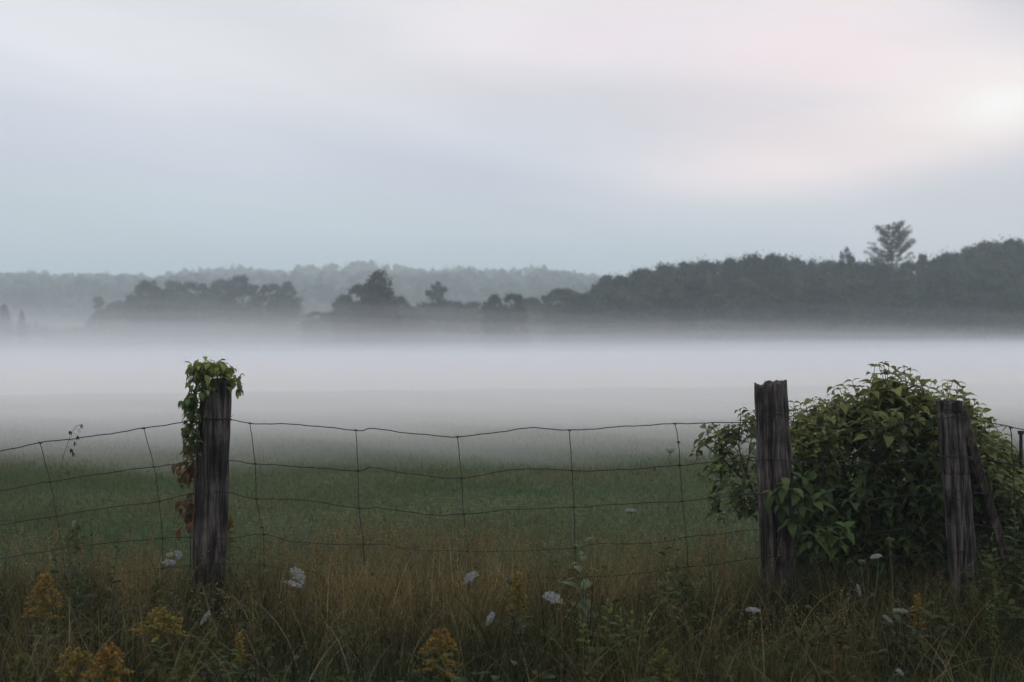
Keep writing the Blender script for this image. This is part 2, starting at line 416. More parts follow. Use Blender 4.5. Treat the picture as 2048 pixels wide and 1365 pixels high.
# long arching straw-coloured blades
n = 900; y = rng.uniform(3.8, 6.9, n); x = (rng.random(n) - 0.5) * 1.06 * (y + 0.3); ww = rng.random((n, 1))
blades(TG, np.stack([x, y, gz(x, y)], 1), rng.uniform(0.32, 0.58, n), rng.uniform(0, 6.28, n), rng.uniform(0.5, 1.15, n), rng.uniform(0.004, 0.0085, n), np.array((0.085, 0.09, 0.035)) * (1 - ww) + np.array((0.17, 0.135, 0.075)) * ww, seg=8)
tag(link('tall_grass', TG.mesh('tall_grass', M_grass)), 'tall green and brown grass along the foot of the fence', 'grass', kind='stuff')

# feathery brown seed heads standing in the grass
SG = G()
for (cx, n_, y0, y1, h0, h1, sd_) in ((760, 210, 6.2, 7.2, 0.44, 0.62, 90), (960, 150, 6.2, 7.1, 0.44, 0.64, 70), (270, 60, 6.0, 6.8, 0.40, 0.56, 60), (1230, 80, 6.3, 7.0, 0.42, 0.64, 70),
                               (1440, 70, 6.3, 6.9, 0.42, 0.62, 60), (110, 90, 6.1, 6.9, 0.4, 0.6, 80), (1600, 34, 5.0, 5.8, 0.26, 0.42, 75), (600, 110, 6.2, 7.0, 0.40, 0.56, 70), (800, 120, 5.2, 6.2, 0.34, 0.5, 500)):
    for _ in range(n_):
        y = random.uniform(y0, y1); x = (cx - 1024 + random.gauss(0, sd_)) / FPX * y; h = random.uniform(h0, h1) - 0.04; z = float(gz(x, y))
        dx, dy = random.gauss(0, 0.09), random.gauss(0, 0.07)
        P = np.array([(x, y, z), (x + dx * 0.3, y + dy * 0.3, z + h * 0.55), (x + dx, y + dy, z + h)])
        c = np.array((0.165, 0.122, 0.054)) * random.uniform(0.5, 1.2)
        pts = spline(P, 4); tube(SG, pts, np.linspace(0.0016, 0.0008, len(pts)), 3, c, False)
        m_ = 26; t = rng.uniform(0.62, 1.0, m_); k = t * (len(pts) - 1); k0 = np.minimum(k.astype(int), len(pts) - 2)
        pp = pts[k0] + (pts[k0 + 1] - pts[k0]) * (k - k0)[:, None]
        pp = pp + rng.normal(0, 1, (m_, 3)) * (0.016 * np.sin((t - 0.6) / 0.42 * 3.0) + 0.004)[:, None]
        chips(SG, pp, rng.uniform(0.008, 0.017, m_), np.tile(c, (m_, 1)) * rng.uniform(0.8, 1.5, (m_, 1)), aspect=0.35)
tag(link('grass_seed_heads', SG.mesh('grass_seed_heads', M_grass)), 'fine rusty brown grass seed heads standing in the verge', 'grass', kind='stuff')

# tangle of small leaves low down in the verge
UG = G(); n = 11000
y = rng.uniform(3.7, 7.0, n); x = (rng.random(n) - 0.5) * 1.06 * (y + 0.3)
cl = wavy(x, y, 2.1, 5.0); k = cl + rng.normal(0, 0.4, n) > 0.25; x, y, cl = x[k], y[k], cl[k]; n = len(x)
z = gz(x, y) + rng.random(n) ** 1.2 * np.clip(0.22 + 0.12 * cl, 0.05, 0.42)
a = rng.uniform(0, 6.28, n)
gc = np.array((0.021, 0.030, 0.009)) * rng.uniform(0.6, 1.5, (n, 1)) + rng.uniform(0, 0.02, (n, 1)) * np.array((1, 0.6, 0))
leaves(UG, np.stack([x, y, z], 1), np.stack([np.cos(a), np.sin(a), rng.uniform(-0.3, 0.6, n)], 1), rng.uniform(0.03, 0.075, n), rng.uniform(0.35, 0.6, n), gc, droop=rng.uniform(0.1, 0.8, n), prof=PROF_OVATE)
tag(link('undergrowth', UG.mesh('undergrowth', M_leaf)), 'tangled low leafy undergrowth filling the verge', 'undergrowth', kind='stuff')

# ---------------------------------------------------------------- wire fence
FY = 6.5
fence = thing('wire_fence', 'rusty woven wire fence on three weathered wooden posts across the field edge', 'fence', (0, FY, 0))

def make_post(line, halfw, top_fn, seed, groove, y_c=FY, tilt_y=0.0, sides=96, rows=150):
    """round post following a centre line given in photo pixels; groove(angle, t) cuts cracks"""
    rs = np.random.default_rng(seed); line = np.asarray(line, float); hw = np.asarray(halfw, float)
    cs = np.array([at(px, py, y_c) for px, py in line]); zz = cs[:, 2][::-1]; xx_ = cs[:, 0][::-1]
    zt, zb = cs[0, 2], -0.12
    g = G(); T = np.linspace(0, 1, rows); ang = np.linspace(0, 2 * math.pi, sides, endpoint=False)
    ph = rs.uniform(0, 6.28, 12)
    V = []
    for t in T:
        z = zb + (zt - zb) * t
        cx = np.interp(z, zz, xx_); r = 0.95 * np.interp(z, zz, (hw / FPX * y_c)[::-1])
        rr = r * (1 + 0.035 * np.sin(3 * ang + ph[0] + t * 2) + 0.03 * np.sin(5 * ang + ph[1] + 3 * t) + 0.018 * np.sin(11 * ang + ph[2] + 2 * np.sin(7 * t)) + 0.014 * np.sin(19 * ang + ph[3] + np.sin(9 * t))
                  + 0.012 * np.sin(23 * t + 2 * ang + ph[4]) + 0.016 * np.sin(37 * ang + ph[5] + 3 * np.sin(5 * t)) * np.sin(8 * t + ph[6]) + 0.02 * np.sin(14 * t + 4 * ang + ph[7]) * np.sin(31 * t + ph[8]))
        rr = rr * (1 - groove(ang, t))
        V.append(np.stack([cx + rr * np.cos(ang), y_c + tilt_y * z + rr * 0.92 * np.sin(ang), np.full(sides, z)], 1))
    V = np.array(V)
    # uneven top: shift the last rows
    Rtop = np.max(np.abs(V[-1][:, 0] - cs[0, 0]))
    for k in range(rows - 14, rows):
        f = ((k - (rows - 14)) / 13.0) ** 1.5
        V[k, :, 2] += f * top_fn((V[k, :, 0] - cs[0, 0]) / Rtop, (V[k, :, 1] - y_c) / Rtop)
    nv = rows * sides
    i_ = np.arange(rows - 1)[:, None] * sides; j_ = np.arange(sides)[None]; j2 = (j_ + 1) % sides
    q = np.stack([i_ + j_, i_ + j2, i_ + sides + j2, i_ + sides + j_], -1).reshape(-1, 4)
    # end-grain rings
    cen = V[-1].mean(0); rings = []
    for s_ in (0.86, 0.68, 0.48, 0.26):
        ring = cen + (V[-1] - cen) * s_
        ring[:, 2] = zt + top_fn((ring[:, 0] - cs[0, 0]) / Rtop, (ring[:, 1] - y_c) / Rtop) - 0.006 + rs.normal(0, 0.0025, sides)
        rings.append(ring)
    allv = np.concatenate([V.reshape(-1, 3)] + rings + [[(cen[0], cen[1], zt + float(top_fn(np.array([(cen[0] - cs[0, 0]) / Rtop]), np.array([0.0]))[0]) - 0.006)]])
    q2 = []
    for r_ in range(4):
        b0 = (rows - 1) * sides if r_ == 0 else nv + (r_ - 1) * sides; b1 = nv + r_ * sides
        for b in range(sides): q2.append((b0 + b, b0 + (b + 1) % sides, b1 + (b + 1) % sides, b1 + b))
    tt = [(nv + 3 * sides + b, nv + 3 * sides + (b + 1) % sides, nv + 4 * sides) for b in range(sides)]
    g.add(allv, np.concatenate([q, np.array(q2)]), tt, (0.12, 0.1, 0.1))
    return g

def gro(cuts):
    def f(ang, t):
        s = np.zeros_like(ang)
        for a0, w, d, t0, t1, wob in cuts:
            aa = a0 + wob * np.sin(t * 9 + a0) + 0.03 * np.sin(31 * t)
            dd = np.abs((ang - aa + math.pi) % (2 * math.pi) - math.pi)
            e = np.clip((t - t0) / 0.05, 0, 1) * np.clip((t1 - t) / 0.05, 0, 1) if t1 < 1 else np.clip((t - t0) / 0.08, 0, 1)
            s = s + d * e * np.exp(-(dd / w) ** 2)
        return s
    return f
A = -math.pi / 2   # facing the camera
post1 = make_post([(434, 762), (429, 850), (423, 950), (420, 1080), (416, 1180), (414, 1260)], [30, 33, 35, 34.5, 30, 30],
                  lambda x, y: 0.012 * np.sin(2.1 * x + 1) + 0.006 * np.sin(5 * y + 3 * x), 3,
                  gro([(A + 0.15, 0.07, 0.16, 0.0, 1.1, 0.10), (A - 0.6, 0.05, 0.12, 0.2, 1.1, 0.06), (A + 0.8, 0.05, 0.10, 0.0, 0.8, 0.05), (A - 1.1, 0.06, 0.10, 0.0, 0.6, 0.05), (A + 0.45, 0.03, 0.08, 0.5, 1.1, 0.03)]))
p1 = part('fence_post', post1, M_post, fence, 'leaning round grey post with the creeper on its top')
def top2(x, y):
    z = 0.006 * np.sin(7 * x + 4 * y) + 0.006 * np.sin(13 * x + 1)
    z = z - 0.07 * np.exp(-((x + 0.30 + 0.1 * y) / 0.10) ** 2) + 0.006 * (x > -0.2)
    return z - 0.010 * (x < -0.5)
post2 = make_post([(1541, 766), (1545, 850), (1550, 950), (1555, 1080), (1560, 1180), (1562, 1260)], [33, 33.5, 35, 35, 33, 33], top2, 5,
                  gro([(A - 0.36, 0.10, 0.42, 0.0, 1.1, 0.06), (A + 0.35, 0.05, 0.14, 0.3, 1.1, 0.05), (A + 0.75, 0.06, 0.16, 0.0, 1.1, 0.07), (A - 0.95, 0.05, 0.12, 0.1, 1.1, 0.05), (A + 1.1, 0.05, 0.10, 0.2, 1.1, 0.05)]))
part('fence_post', post2, M_post, fence, 'split grey post with a broken notched top')
def g3(ang, t):
    f = gro([(A - 0.5, 0.06, 0.16, 0.0, 1.1, 0.06), (A + 0.2, 0.05, 0.14, 0.0, 0.9, 0.06), (A + 0.7, 0.07, 0.14, 0.0, 1.1, 0.05)])(ang, t)
    return f + 0.10 * math.exp(-((t - 0.952) / 0.006) ** 2) + 0.07 * math.exp(-((t - 0.70) / 0.006) ** 2)
post3 = make_post([(1897, 803), (1905, 900), (1916, 1000), (1923, 1100), (1930, 1230)], [25.5, 27.5, 28, 28, 27], lambda x, y: 0.008 * np.sin(4 * x) + 0.004 * np.sin(9 * y), 8, g3)
part('fence_post', post3, M_post, fence, 'flat topped grey corner post in front of the shrub')
# timber brace leaning on the corner post
def beam(g, p0, p1, w, h, n=14, seed=1):
    rs = np.random.default_rng(seed); p0 = np.array(p0, float); p1 = np.array(p1, float)
    d = norm(p1 - p0); s = norm(np.cross(d, (0, 1, 0.2))); u = np.cross(s, d); V = []
    b = 0.16
    prof = [(-1, -1 + b), (-1 + b, -1), (1 - b, -1), (1, -1 + b), (1, 1 - b), (1 - b, 1), (-1 + b, 1), (-1, 1 - b)]
    for k in range(n + 1):
        c = p0 + (p1 - p0) * k / n + rs.normal(0, 0.0015, 3)
        for a_, b_ in prof: V.append(c + s * a_ * w / 2 * (1 + rs.normal(0, 0.015)) + u * b_ * h / 2 * (1 + rs.normal(0, 0.015)))
    q = []
    for k in range(n):
        for b_ in range(8): q.append((k * 8 + b_, k * 8 + (b_ + 1) % 8, (k + 1) * 8 + (b_ + 1) % 8, (k + 1) * 8 + b_))
    m_ = len(V); V += [p0, p1]
    t = [(m_, (b_ + 1) % 8, b_) for b_ in range(8)] + [(m_ + 1, n * 8 + b_, n * 8 + (b_ + 1) % 8) for b_ in range(8)]
    g.add(V, q, t, (0.2, 0.17, 0.15))
g = G(); beam(g, at(1916, 808, 6.60), at(2030, 1195, 6.9), 0.05, 0.10)
part('brace', g, M_plank, fence, 'split timber brace slanting down from the corner post', smooth=False)

S = [
 [(-120,925),(0,903),(80,886),(185,873),(287,857),(365,845),(400,839),(460,840),(500,847),(600,850),(712,861),(745,858),(830,868),(915,874),(1000,864),(1070,856),(1139,861),(1240,854),(1350,848),(1440,846),(1510,843),(1562,829),(1600,848),(1720,858),(1800,850),(1880,838),(1925,835),(2000,850),(2150,880)],
 [(-120,1003),(0,982),(100,964),(210,947),(308,934),(390,925),(460,922),(510,928),(600,934),(716,942),(745,936),(820,948),(923,957),(1000,943),(1080,938),(1144,942),(1240,940),(1360,931),(1430,925),(1520,922),(1600,925),(1720,932),(1800,925),(1885,915),(1935,913),(2000,925),(2150,955)],
 [(-120,1072),(0,1050),(113,1033),(200,1018),(318,1003),(390,986),(455,985),(513,998),(600,1000),(718,1017),(760,1016),(850,1029),(927,1029),(1020,1020),(1148,1015),(1250,1008),(1365,1003),(1440,995),(1525,990),(1700,1000),(1890,985),(1945,985),(2150,1020)],
 [(-120,1140),(0,1118),(125,1098),(200,1088),(325,1077),(380,1075),(450,1078),(527,1069),(590,1084),(700,1090),(727,1089),(780,1090),(820,1100),(936,1103),(1020,1103),(1150,1096),(1200,1088),(1300,1087),(1373,1075),(1440,1068),(1530,1060),(1700,1068),(1895,1050),(1950,1050),(2150,1090)],
 [(-120,1200),(0,1180),(130,1160),(325,1137),(380,1132),(440,1128),(528,1131),(600,1142),(728,1150),(936,1160),(1060,1157),(1152,1155),(1250,1150),(1376,1135),(1440,1128),(1535,1115),(1700,1120),(1900,1105),(1955,1105),(2150,1150)],
]
def dev(px):   # wires run just in front of the posts
    return FY - 0.012 - 0.1 * max(math.exp(-((px - 425) / 40) ** 2), math.exp(-((px - 1548) / 42) ** 2), math.exp(-((px - 1908) / 38) ** 2))
for k, s_ in enumerate(S):
    P = [at(px, py, dev(px)) for px, py in s_]
    pts = spline(P, 9); pts[:, 2] += 0.0018 * np.sin(pts[:, 0] * 23 + k) + 0.001 * np.sin(pts[:, 0] * 61 + 2 * k)
    g = G(); tube(g, pts, 0.0025 if k else 0.0028, 6, (0.04, 0.035, 0.03)); part('wire_strand', g, M_wire, fence)
ST = [[(80,886),(100,964),(113,1033),(125,1098),(130,1160)], [(287,857),(308,934),(318,1003),(325,1077),(325,1137),(324,1190)], [(384,988),(381,1075),(380,1132),(368,1180)],
      [(500,847),(510,928),(513,998),(524,1055),(527,1069),(528,1131),(527,1195)], [(712,861),(716,942),(718,1017),(727,1089),(728,1150)],
      [(915,874),(923,957),(927,1029),(936,1103),(936,1160)], [(1139,861),(1144,942),(1148,1015),(1150,1096),(1152,1155)],
      [(1350,848),(1357,885),(1360,931),(1365,1003),(1373,1075),(1376,1135)], [(1640,850),(1645,928),(1648,998),(1652,1065)], [(1800,850),(1803,925),(1806,992)], [(2022,857),(2026,930),(2030,1000)], [(-95, 920),(-80,996),(-70,1064)]]
for k, s_ in enumerate(ST):
    P = [at(px, py, FY - 0.016) for px, py in s_]
    pts = spline(P, 6); pts[:, 0] += 0.0015 * np.sin(pts[:, 2] * 47 + k)
    g = G(); tube(g, pts, 0.0023, 6, (0.04, 0.035, 0.03))
    for p in P[:-1] if len(P) > 3 else P:   # wrapped knots
        hx = np.linspace(-0.011, 0.011, 22); a_ = np.linspace(0, 6.28 * 3, 22)
        tube(g, np.stack([p[0] + hx * 0.9, p[1] + 0.0045 * np.cos(a_), p[2] + 0.0045 * np.sin(a_)], 1), 0.0020, 5, (0.04, 0.035, 0.03))
    part('wire_stay', g, M_wire, fence)
# loops of loose wire round the posts
for (cx, py, hw, dz) in ((1548, 829, 36, 0.006), (1902, 826, 27, 0.004), (1913, 915, 29, 0.0), (429, 842, 34, 0.004), (1922, 1002, 30, 0.003), (1927, 1105, 30, 0.002), (1556, 924, 37, 0.004)):
    c = at(cx, py, FY); r = hw / FPX * FY; a_ = np.linspace(0, 6.6, 50)
    g = G(); tube(g, np.stack([c[0] + r * np.cos(a_), c[1] + r * 0.96 * np.sin(a_), c[2] + 0.006 * np.sin(a_ * 2) + dz * a_], 1), 0.002, 5)
    part('tie_wire', g, M_wire, fence)
# loose barbed end of wire sticking up beyond the corner post
g = G(); tube(g, spline([at(2005, 862, 6.7), at(2016, 852, 6.7), at(2023, 868, 6.7), at(2024, 900, 6.7), at(2030, 940, 6.7)], 8), 0.0025, 6)
part('tie_wire', g, M_wire, fence)
sp = thing('steel_stake', 'thin dark steel stake standing beyond the shrub at the right edge', 'stake', (at(2042, 870, 7.4)[0], 7.4, 0))
g = G(); c = at(2042, 868, 7.4)
tube(g, [(c[0], 7.4, -0.2), (c[0], 7.4, c[2])], 0.011, 8); tube(g, [(c[0], 7.4, c[2] - 0.004), (c[0], 7.4, c[2] + 0.02)], 0.02, 8)
part('shaft', g, M_wire, sp, smooth=False)

# small dry leaf snagged on the second wire
lf = thing('dry_leaf', 'small brown curled leaf snagged on the second wire', 'leaf', at(1312, 938, FY - 0.02))
g = G(); leaves(g, [at(1307, 936, FY - 0.02)], [(0.6, 0, -0.8)], 0.036, 1.2, (0.1, 0.06, 0.03), droop=1.2); leaves(g, [at(1309, 938, FY - 0.02)], [(0.9, 0, 0.3)], 0.028, 1.2, (0.08, 0.05, 0.03), droop=1.2)
part('blade', g, M_leaf, lf)

# ---------------------------------------------------------------- creeper on the left post
cr_ = thing('creeper', 'green creeper capping the left post and trailing down its side to rusty leaves', 'creeper', (at(400, 760, FY)[0], FY, 0))
stm = G(); lv = G(); dl = G()
paths = [[(390,1190,.09),(384,1100,.10),(388,1000,.10),(392,900,.09),(394,820,.09),(405,765,.06),(420,745,.0)],
         [(405,765,.04),(395,740,.03),(384,745,.06),(378,790,.08),(374,840,.08),(378,880,.08),(372,930,.08),(366,960,.08)],
         [(420,748,0),(440,728,-.02),(462,742,-.04),(474,765,-.05),(478,790,-.05)], [(388,1000,.1),(375,1010,.1),(368,1045,.1),(360,1065,.1)],
         [(476,758,-.05),(484,748,-.05),(489,752,-.05)], [(430,740,-.03),(425,760,-.1),(418,790,-.12)]]
for P in paths:
    pts = spline([at(a_, b_, FY + d_ * -1.0) for a_, b_, d_ in P], 6)
    tube(stm, pts, np.linspace(0.004, 0.0015, len(pts)), 5, (0.09, 0.06, 0.04))
def leafclump(g, cx, cy, sx, sy, n, L, colr, down=0.6, dep=0.06, y0=FY, wid=0.55):
    n = int(n * 1.5)
    px = cx + rng.normal(0, sx * 0.55, n); py = cy + rng.normal(0, sy * 0.55, n); Yd = y0 + rng.normal(0, dep, n)
    p = np.stack([(px - 1024) / FPX * Yd, Yd, EYE - (py - 682.5) / FPX * Yd], 1)
    a_ = rng.uniform(0, 6.28, n); f = np.stack([np.cos(a_) * 0.8, np.sin(a_) * 0.8, rng.uniform(-1.2, 0.4, n) * down], 1)
    leaves(g, p, f, L * rng.uniform(0.7, 1.25, n), wid, np.array(colr) * rng.uniform(0.6, 1.4, (n, 1)), droop=rng.uniform(0.5, 1.1, n))
YG = (0.15, 0.17, 0.05)
leafclump(lv, 420, 735, 28, 14, 110, 0.055, YG, dep=0.07)
leafclump(lv, 395, 745, 13, 18, 45, 0.055, (0.10, 0.13, 0.04))
leafclump(lv, 448, 742, 14, 12, 30, 0.05, YG, dep=0.05)
leafclump(lv, 412, 772, 22, 14, 38, 0.05, (0.09, 0.12, 0.04), dep=0.10)
leafclump(lv, 468, 762, 10, 9, 16, 0.045, YG, dep=0.03)
leafclump(lv, 478, 784, 5, 9, 7, 0.036, (0.13, 0.14, 0.05), dep=0.02)
leafclump(lv, 384, 803, 12, 30, 66, 0.05, (0.07, 0.11, 0.035), dep=0.05, y0=FY - 0.03)
leafclump(lv, 379, 850, 9, 24, 36, 0.045, (0.08, 0.10, 0.035), dep=0.04, y0=FY - 0.03)
leafclump(dl, 377, 900, 10, 22, 24, 0.05, (0.10, 0.09, 0.035), dep=0.04, down=1, y0=FY - 0.03)
leafclump(lv, 390, 875, 9, 40, 34, 0.045, (0.06, 0.08, 0.03), dep=0.03, y0=FY - 0.06)
leafclump(dl, 376, 938, 12, 22, 30, 0.06, (0.095, 0.058, 0.028), dep=0.04, down=1, y0=FY - 0.04)
leafclump(dl, 362, 960, 4, 10, 4, 0.05, (0.10, 0.08, 0.04), dep=0.02, down=1.2)
leafclump(dl, 374, 1015, 11, 28, 30, 0.055, (0.095, 0.052, 0.028), dep=0.04, down=1, y0=FY - 0.04)
leafclump(dl, 361, 1056, 4, 9, 5, 0.05, (0.13, 0.06, 0.03), dep=0.02, down=1.2)
for gg in (lv, dl): gg
part('stem', stm, M_stem, cr_); part('leaves', lv, M_leaf, cr_); part('leaves', dl, M_leaf, cr_, 'rusty brown leaves hanging at the trailing end')

# ---------------------------------------------------------------- shrub
OX = np.array([1380, 1400, 1430, 1480, 1515, 1560, 1585, 1620, 1655, 1700, 1735, 1750, 1790, 1825, 1870, 1905, 1940, 1960, 1985, 2020, 2060, 2120])
OY = np.array([ 885,  855,  838,  815,  812,  815,  796,  790,  772,  765,  765,  733,  733,  743,  760,  772,  785,  815,  845,  875,  915,  960])
shr = thing('shrub', 'big leafy green shrub growing up between the split post and the corner post', 'shrub', (at(1700, 1200, 7.3)[0], 7.3, 0))
sst = G(); slv = G()
SHC = {'n': 0}
def shoot(p, up, n_pairs, L, colr, stl=0.16):
    """a leafy shoot ending at p: opposite pairs of arching leaves"""
    up = norm(np.array(up, float)); base = p - up * stl
    tube(sst, [base, (base + p) / 2 + rng.normal(0, 0.004, 3), p], [0.0035, 0.0026, 0.0016], 4, (0.10, 0.085, 0.04), False)
    a0 = rng.uniform(0, 6.28); s1 = norm(np.cross(up, (0.3, 1, 0.2))); s2 = np.cross(up, s1)
    P = []; F = []; LL = []
    for k in range(n_pairs):
        t = 1 - k * 0.26
        q = base + up * stl * t
        for h_ in (0, math.pi):
            a_ = a0 + k * math.pi / 2 + h_ + rng.normal(0, 0.25)
            d = s1 * math.cos(a_) + s2 * math.sin(a_)
            P.append(q); F.append(d * 1.0 + up * (0.55 - 0.1 * k) + np.array((0, 0, 0.05))); LL.append(L * (0.62 + 0.2 * k) * random.uniform(0.8, 1.15))
    n_ = len(P); LL = np.minimum(np.array(LL), L * 1.1)
    leaves(slv, np.array(P), np.array(F), LL, rng.uniform(0.46, 0.62, n_), np.array(colr) * rng.uniform(0.65, 1.25, (n_, 1)), droop=rng.uniform(0.6, 1.15, n_), fold=0.35)
tips = []
def stop_(px, Yd):
    return np.interp(px, OX, OY) + 16
cnt = 0
while cnt < 1350:
    px = rng.uniform(1590, 2090); Yd = rng.uniform(6.72, 8.3)
    dome = 1 - 0.30 * ((Yd - 7.35) / 0.95) ** 2
    ztop = (EYE - (stop_(px, 0) - 682.5) / FPX * 7.3) * dome
    x = (px - 1024) / FPX * Yd
    u_ = rng.random()
    z = ztop - 0.02 - (abs(rng.normal(0, 0.10)) if u_ < 0.45 else rng.uniform(0, 1.0) ** 1.0 * max(ztop - 0.28, 0.1))
    if z < 0.22: continue
    # keep leaf tips in front of nothing solid: leave room round the corner post and brace
    pxx = 1024 + x / Yd * FPX
    p = np.array((x, Yd, z)); young_lit = float(np.clip(1 - (ztop - z) / 0.16, 0, 1))
    colr = np.array((0.040, 0.064, 0.020)) * (1 - young_lit) + np.array((0.13, 0.15, 0.045)) * young_lit  # yellower young tips on top; inner leaves darkened to paint in shade
    upd = np.array((rng.normal(0, 0.35) + 0.25 * (px - 1740) / 300, rng.normal(0, 0.3) - 0.25 * (7.4 - Yd), 1.0 if young_lit > 0.2 else rng.uniform(0.2, 1)))
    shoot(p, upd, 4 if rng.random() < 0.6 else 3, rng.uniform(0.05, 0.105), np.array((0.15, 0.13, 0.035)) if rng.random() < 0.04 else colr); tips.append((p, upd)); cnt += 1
# crest shoots that give the outline its arching tips
for px, py in ((1588,802),(1612,797),(1640,792),(1680,770),(1715,762),(1750,730),(1768,731),(1785,732),(1800,738),(1832,747),(1850,752),(1895,762),(1915,766),(1932,776),(1950,792),(1965,815),(1980,838),(2012,868),(1600,803),(1625,800),(1650,800),(1668,778),(1690,770),(1705,768),(1725,772),(1742,760),(1758,735),(1778,733),(1790,742),(1808,740),(1822,745),(1840,755),(1865,760),(1885,768),(1905,766),(1925,772),(1940,790),(1958,805),(1972,835),(1990,845),(2005,862),(2020,880),(2040,905)):
    Yd = rng.uniform(7.0, 7.5); p = at(px, py, Yd) + np.array((0, 0, rng.uniform(-0.05, 0.02))); upd = np.array((rng.normal(0, 0.22) + 0.3 * (px - 1760) / 300, rng.normal(0, 0.2), 1.0))
    shoot(p, upd, 4, rng.uniform(0.09, 0.12), (0.15, 0.165, 0.05), 0.2); tips.append((p, upd))
# open side branches left of the split post
for px, py, Yd in ((1400,880,6.9),(1412,858,6.9),(1425,850,6.95),(1445,862,6.9),(1455,880,6.85),(1468,870,6.9),(1480,822,6.95),(1490,835,6.9),(1500,850,6.9),(1508,825,7.0),(1430,895,6.9),(1475,905,6.9),
                   (1450,900,6.9),(1495,880,6.9),(1510,900,7.0),(1500,960,6.9),(1418,935,6.85),(1408,950,6.9),(1440,925,6.8),(1470,985,6.85),(1485,1000,6.9),(1460,1000,6.9),(1500,1015,6.9),(1395,895,6.9),(1485,935,6.9),(1515,860,6.9),(1510,1000,6.9)):
    p = at(px, py, Yd); upd = np.array((rng.normal(-0.45, 0.3), rng.normal(0, 0.25), 0.9)); shoot(p, upd, 3 if rng.random() < 0.5 else 2, rng.uniform(0.075, 0.11), np.array((0.085, 0.11, 0.035)) * rng.uniform(0.8, 1.4), 0.1)
for _ in range(46):
    px = rng.uniform(1425, 1520); Yd = rng.uniform(6.75, 7.4); py = np.interp(px, (1400, 1430, 1480, 1520), (870, 850, 832, 822)) + rng.uniform(0, 1) ** 1.3 * 180
    p = at(px, py, Yd); shoot(p, np.array((rng.normal(-0.3, 0.35), rng.normal(0, 0.25), 0.9)), 3, rng.uniform(0.07, 0.105), np.array((0.055, 0.08, 0.026)) * rng.uniform(0.7, 1.4), 0.1)
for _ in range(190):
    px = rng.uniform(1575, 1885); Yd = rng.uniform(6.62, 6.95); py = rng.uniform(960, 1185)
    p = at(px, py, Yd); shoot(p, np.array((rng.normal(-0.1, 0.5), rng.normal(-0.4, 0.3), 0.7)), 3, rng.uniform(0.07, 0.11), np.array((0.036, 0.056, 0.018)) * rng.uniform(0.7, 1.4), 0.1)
# sprays hanging in front of the split post and low between the posts
for px, py, Yd in ((1548,985,6.32),(1570,970,6.3),(1590,985,6.3),(1600,1010,6.3),(1560,1010,6.3),(1625,1000,6.35),(1640,1060,6.3),(1620,1075,6.3),(1660,1065,6.3),(1585,1040,6.32),(1690,1055,6.35),(1680,1080,6.3),(1640,1090,6.3),(1610,955,6.4),(1650,980,6.4),(1700,1000,6.5)):
    p = at(px, py, Yd); upd = np.array((rng.normal(-0.2, 0.5), rng.normal(-0.4, 0.3), 0.6)); shoot(p, upd, 3, rng.uniform(0.085, 0.12), np.array((0.05, 0.074, 0.023)) * rng.uniform(0.8, 1.3), 0.1)
root = np.array((at(1660, 1200, 7.3)[0], 7.3, 0.0))
mains = []
for k in range(18):
    a_ = rng.uniform(0, 6.28); b0 = root + np.array((0.12 * math.cos(a_), 0.1 * math.sin(a_), -0.05))
    e = at(rng.uniform(1600, 2030), 0, 7.3); xe = e[0]; ye = rng.uniform(6.9, 7.9); ze = rng.uniform(0.75, 1.2)
    pts = spline([b0, b0 + np.array(((xe - b0[0]) * 0.25, (ye - b0[1]) * 0.25, ze * 0.5)), np.array((xe * 0.8 + b0[0] * 0.2, ye, ze * 0.82)), (xe, ye, ze)], 5)
    tube(sst, pts, np.linspace(0.013, 0.004, len(pts)), 6, (0.075, 0.06, 0.045)); mains.append(pts)
allm = np.concatenate([m_[4:] for m_ in mains])
for p, upd in tips[::2]:
    dd = np.linalg.norm(allm - p, axis=1) + 2.0 * np.maximum(allm[:, 2] - p[2] + 0.05, 0); q = allm[dd.argmin()]
    b = p - norm(upd) * 0.15; mid = (q + b) / 2 + np.array((0, 0, -0.04))
    tube(sst, spline([q, mid, b, p - norm(upd) * 0.1], 3), 0.0032, 4, (0.08, 0.07, 0.04), False)
for P in ([(1570,1120),(1535,1040),(1508,985),(1462,935),(1428,905),(1402,885)], [(1508,985),(1490,940),(1478,890),(1482,830)], [(1490,960),(1500,900),(1506,840)], [(1462,935),(1440,945),(1412,940)], [(1515,1000),(1495,1005),(1470,990)], [(1445,920),(1440,880),(1425,855)], [(1478,950),(1455,900),(1450,870)]):
    pts = spline([at(a_, b_, 6.9) for a_, b_ in P], 6); tube(sst, pts, np.linspace(0.010 if len(P) > 4 else 0.005, 0.003, len(pts)), 6, (0.06, 0.05, 0.04))
part('branches', sst, M_stem, shr); part('foliage', slv, M_leaf, shr)

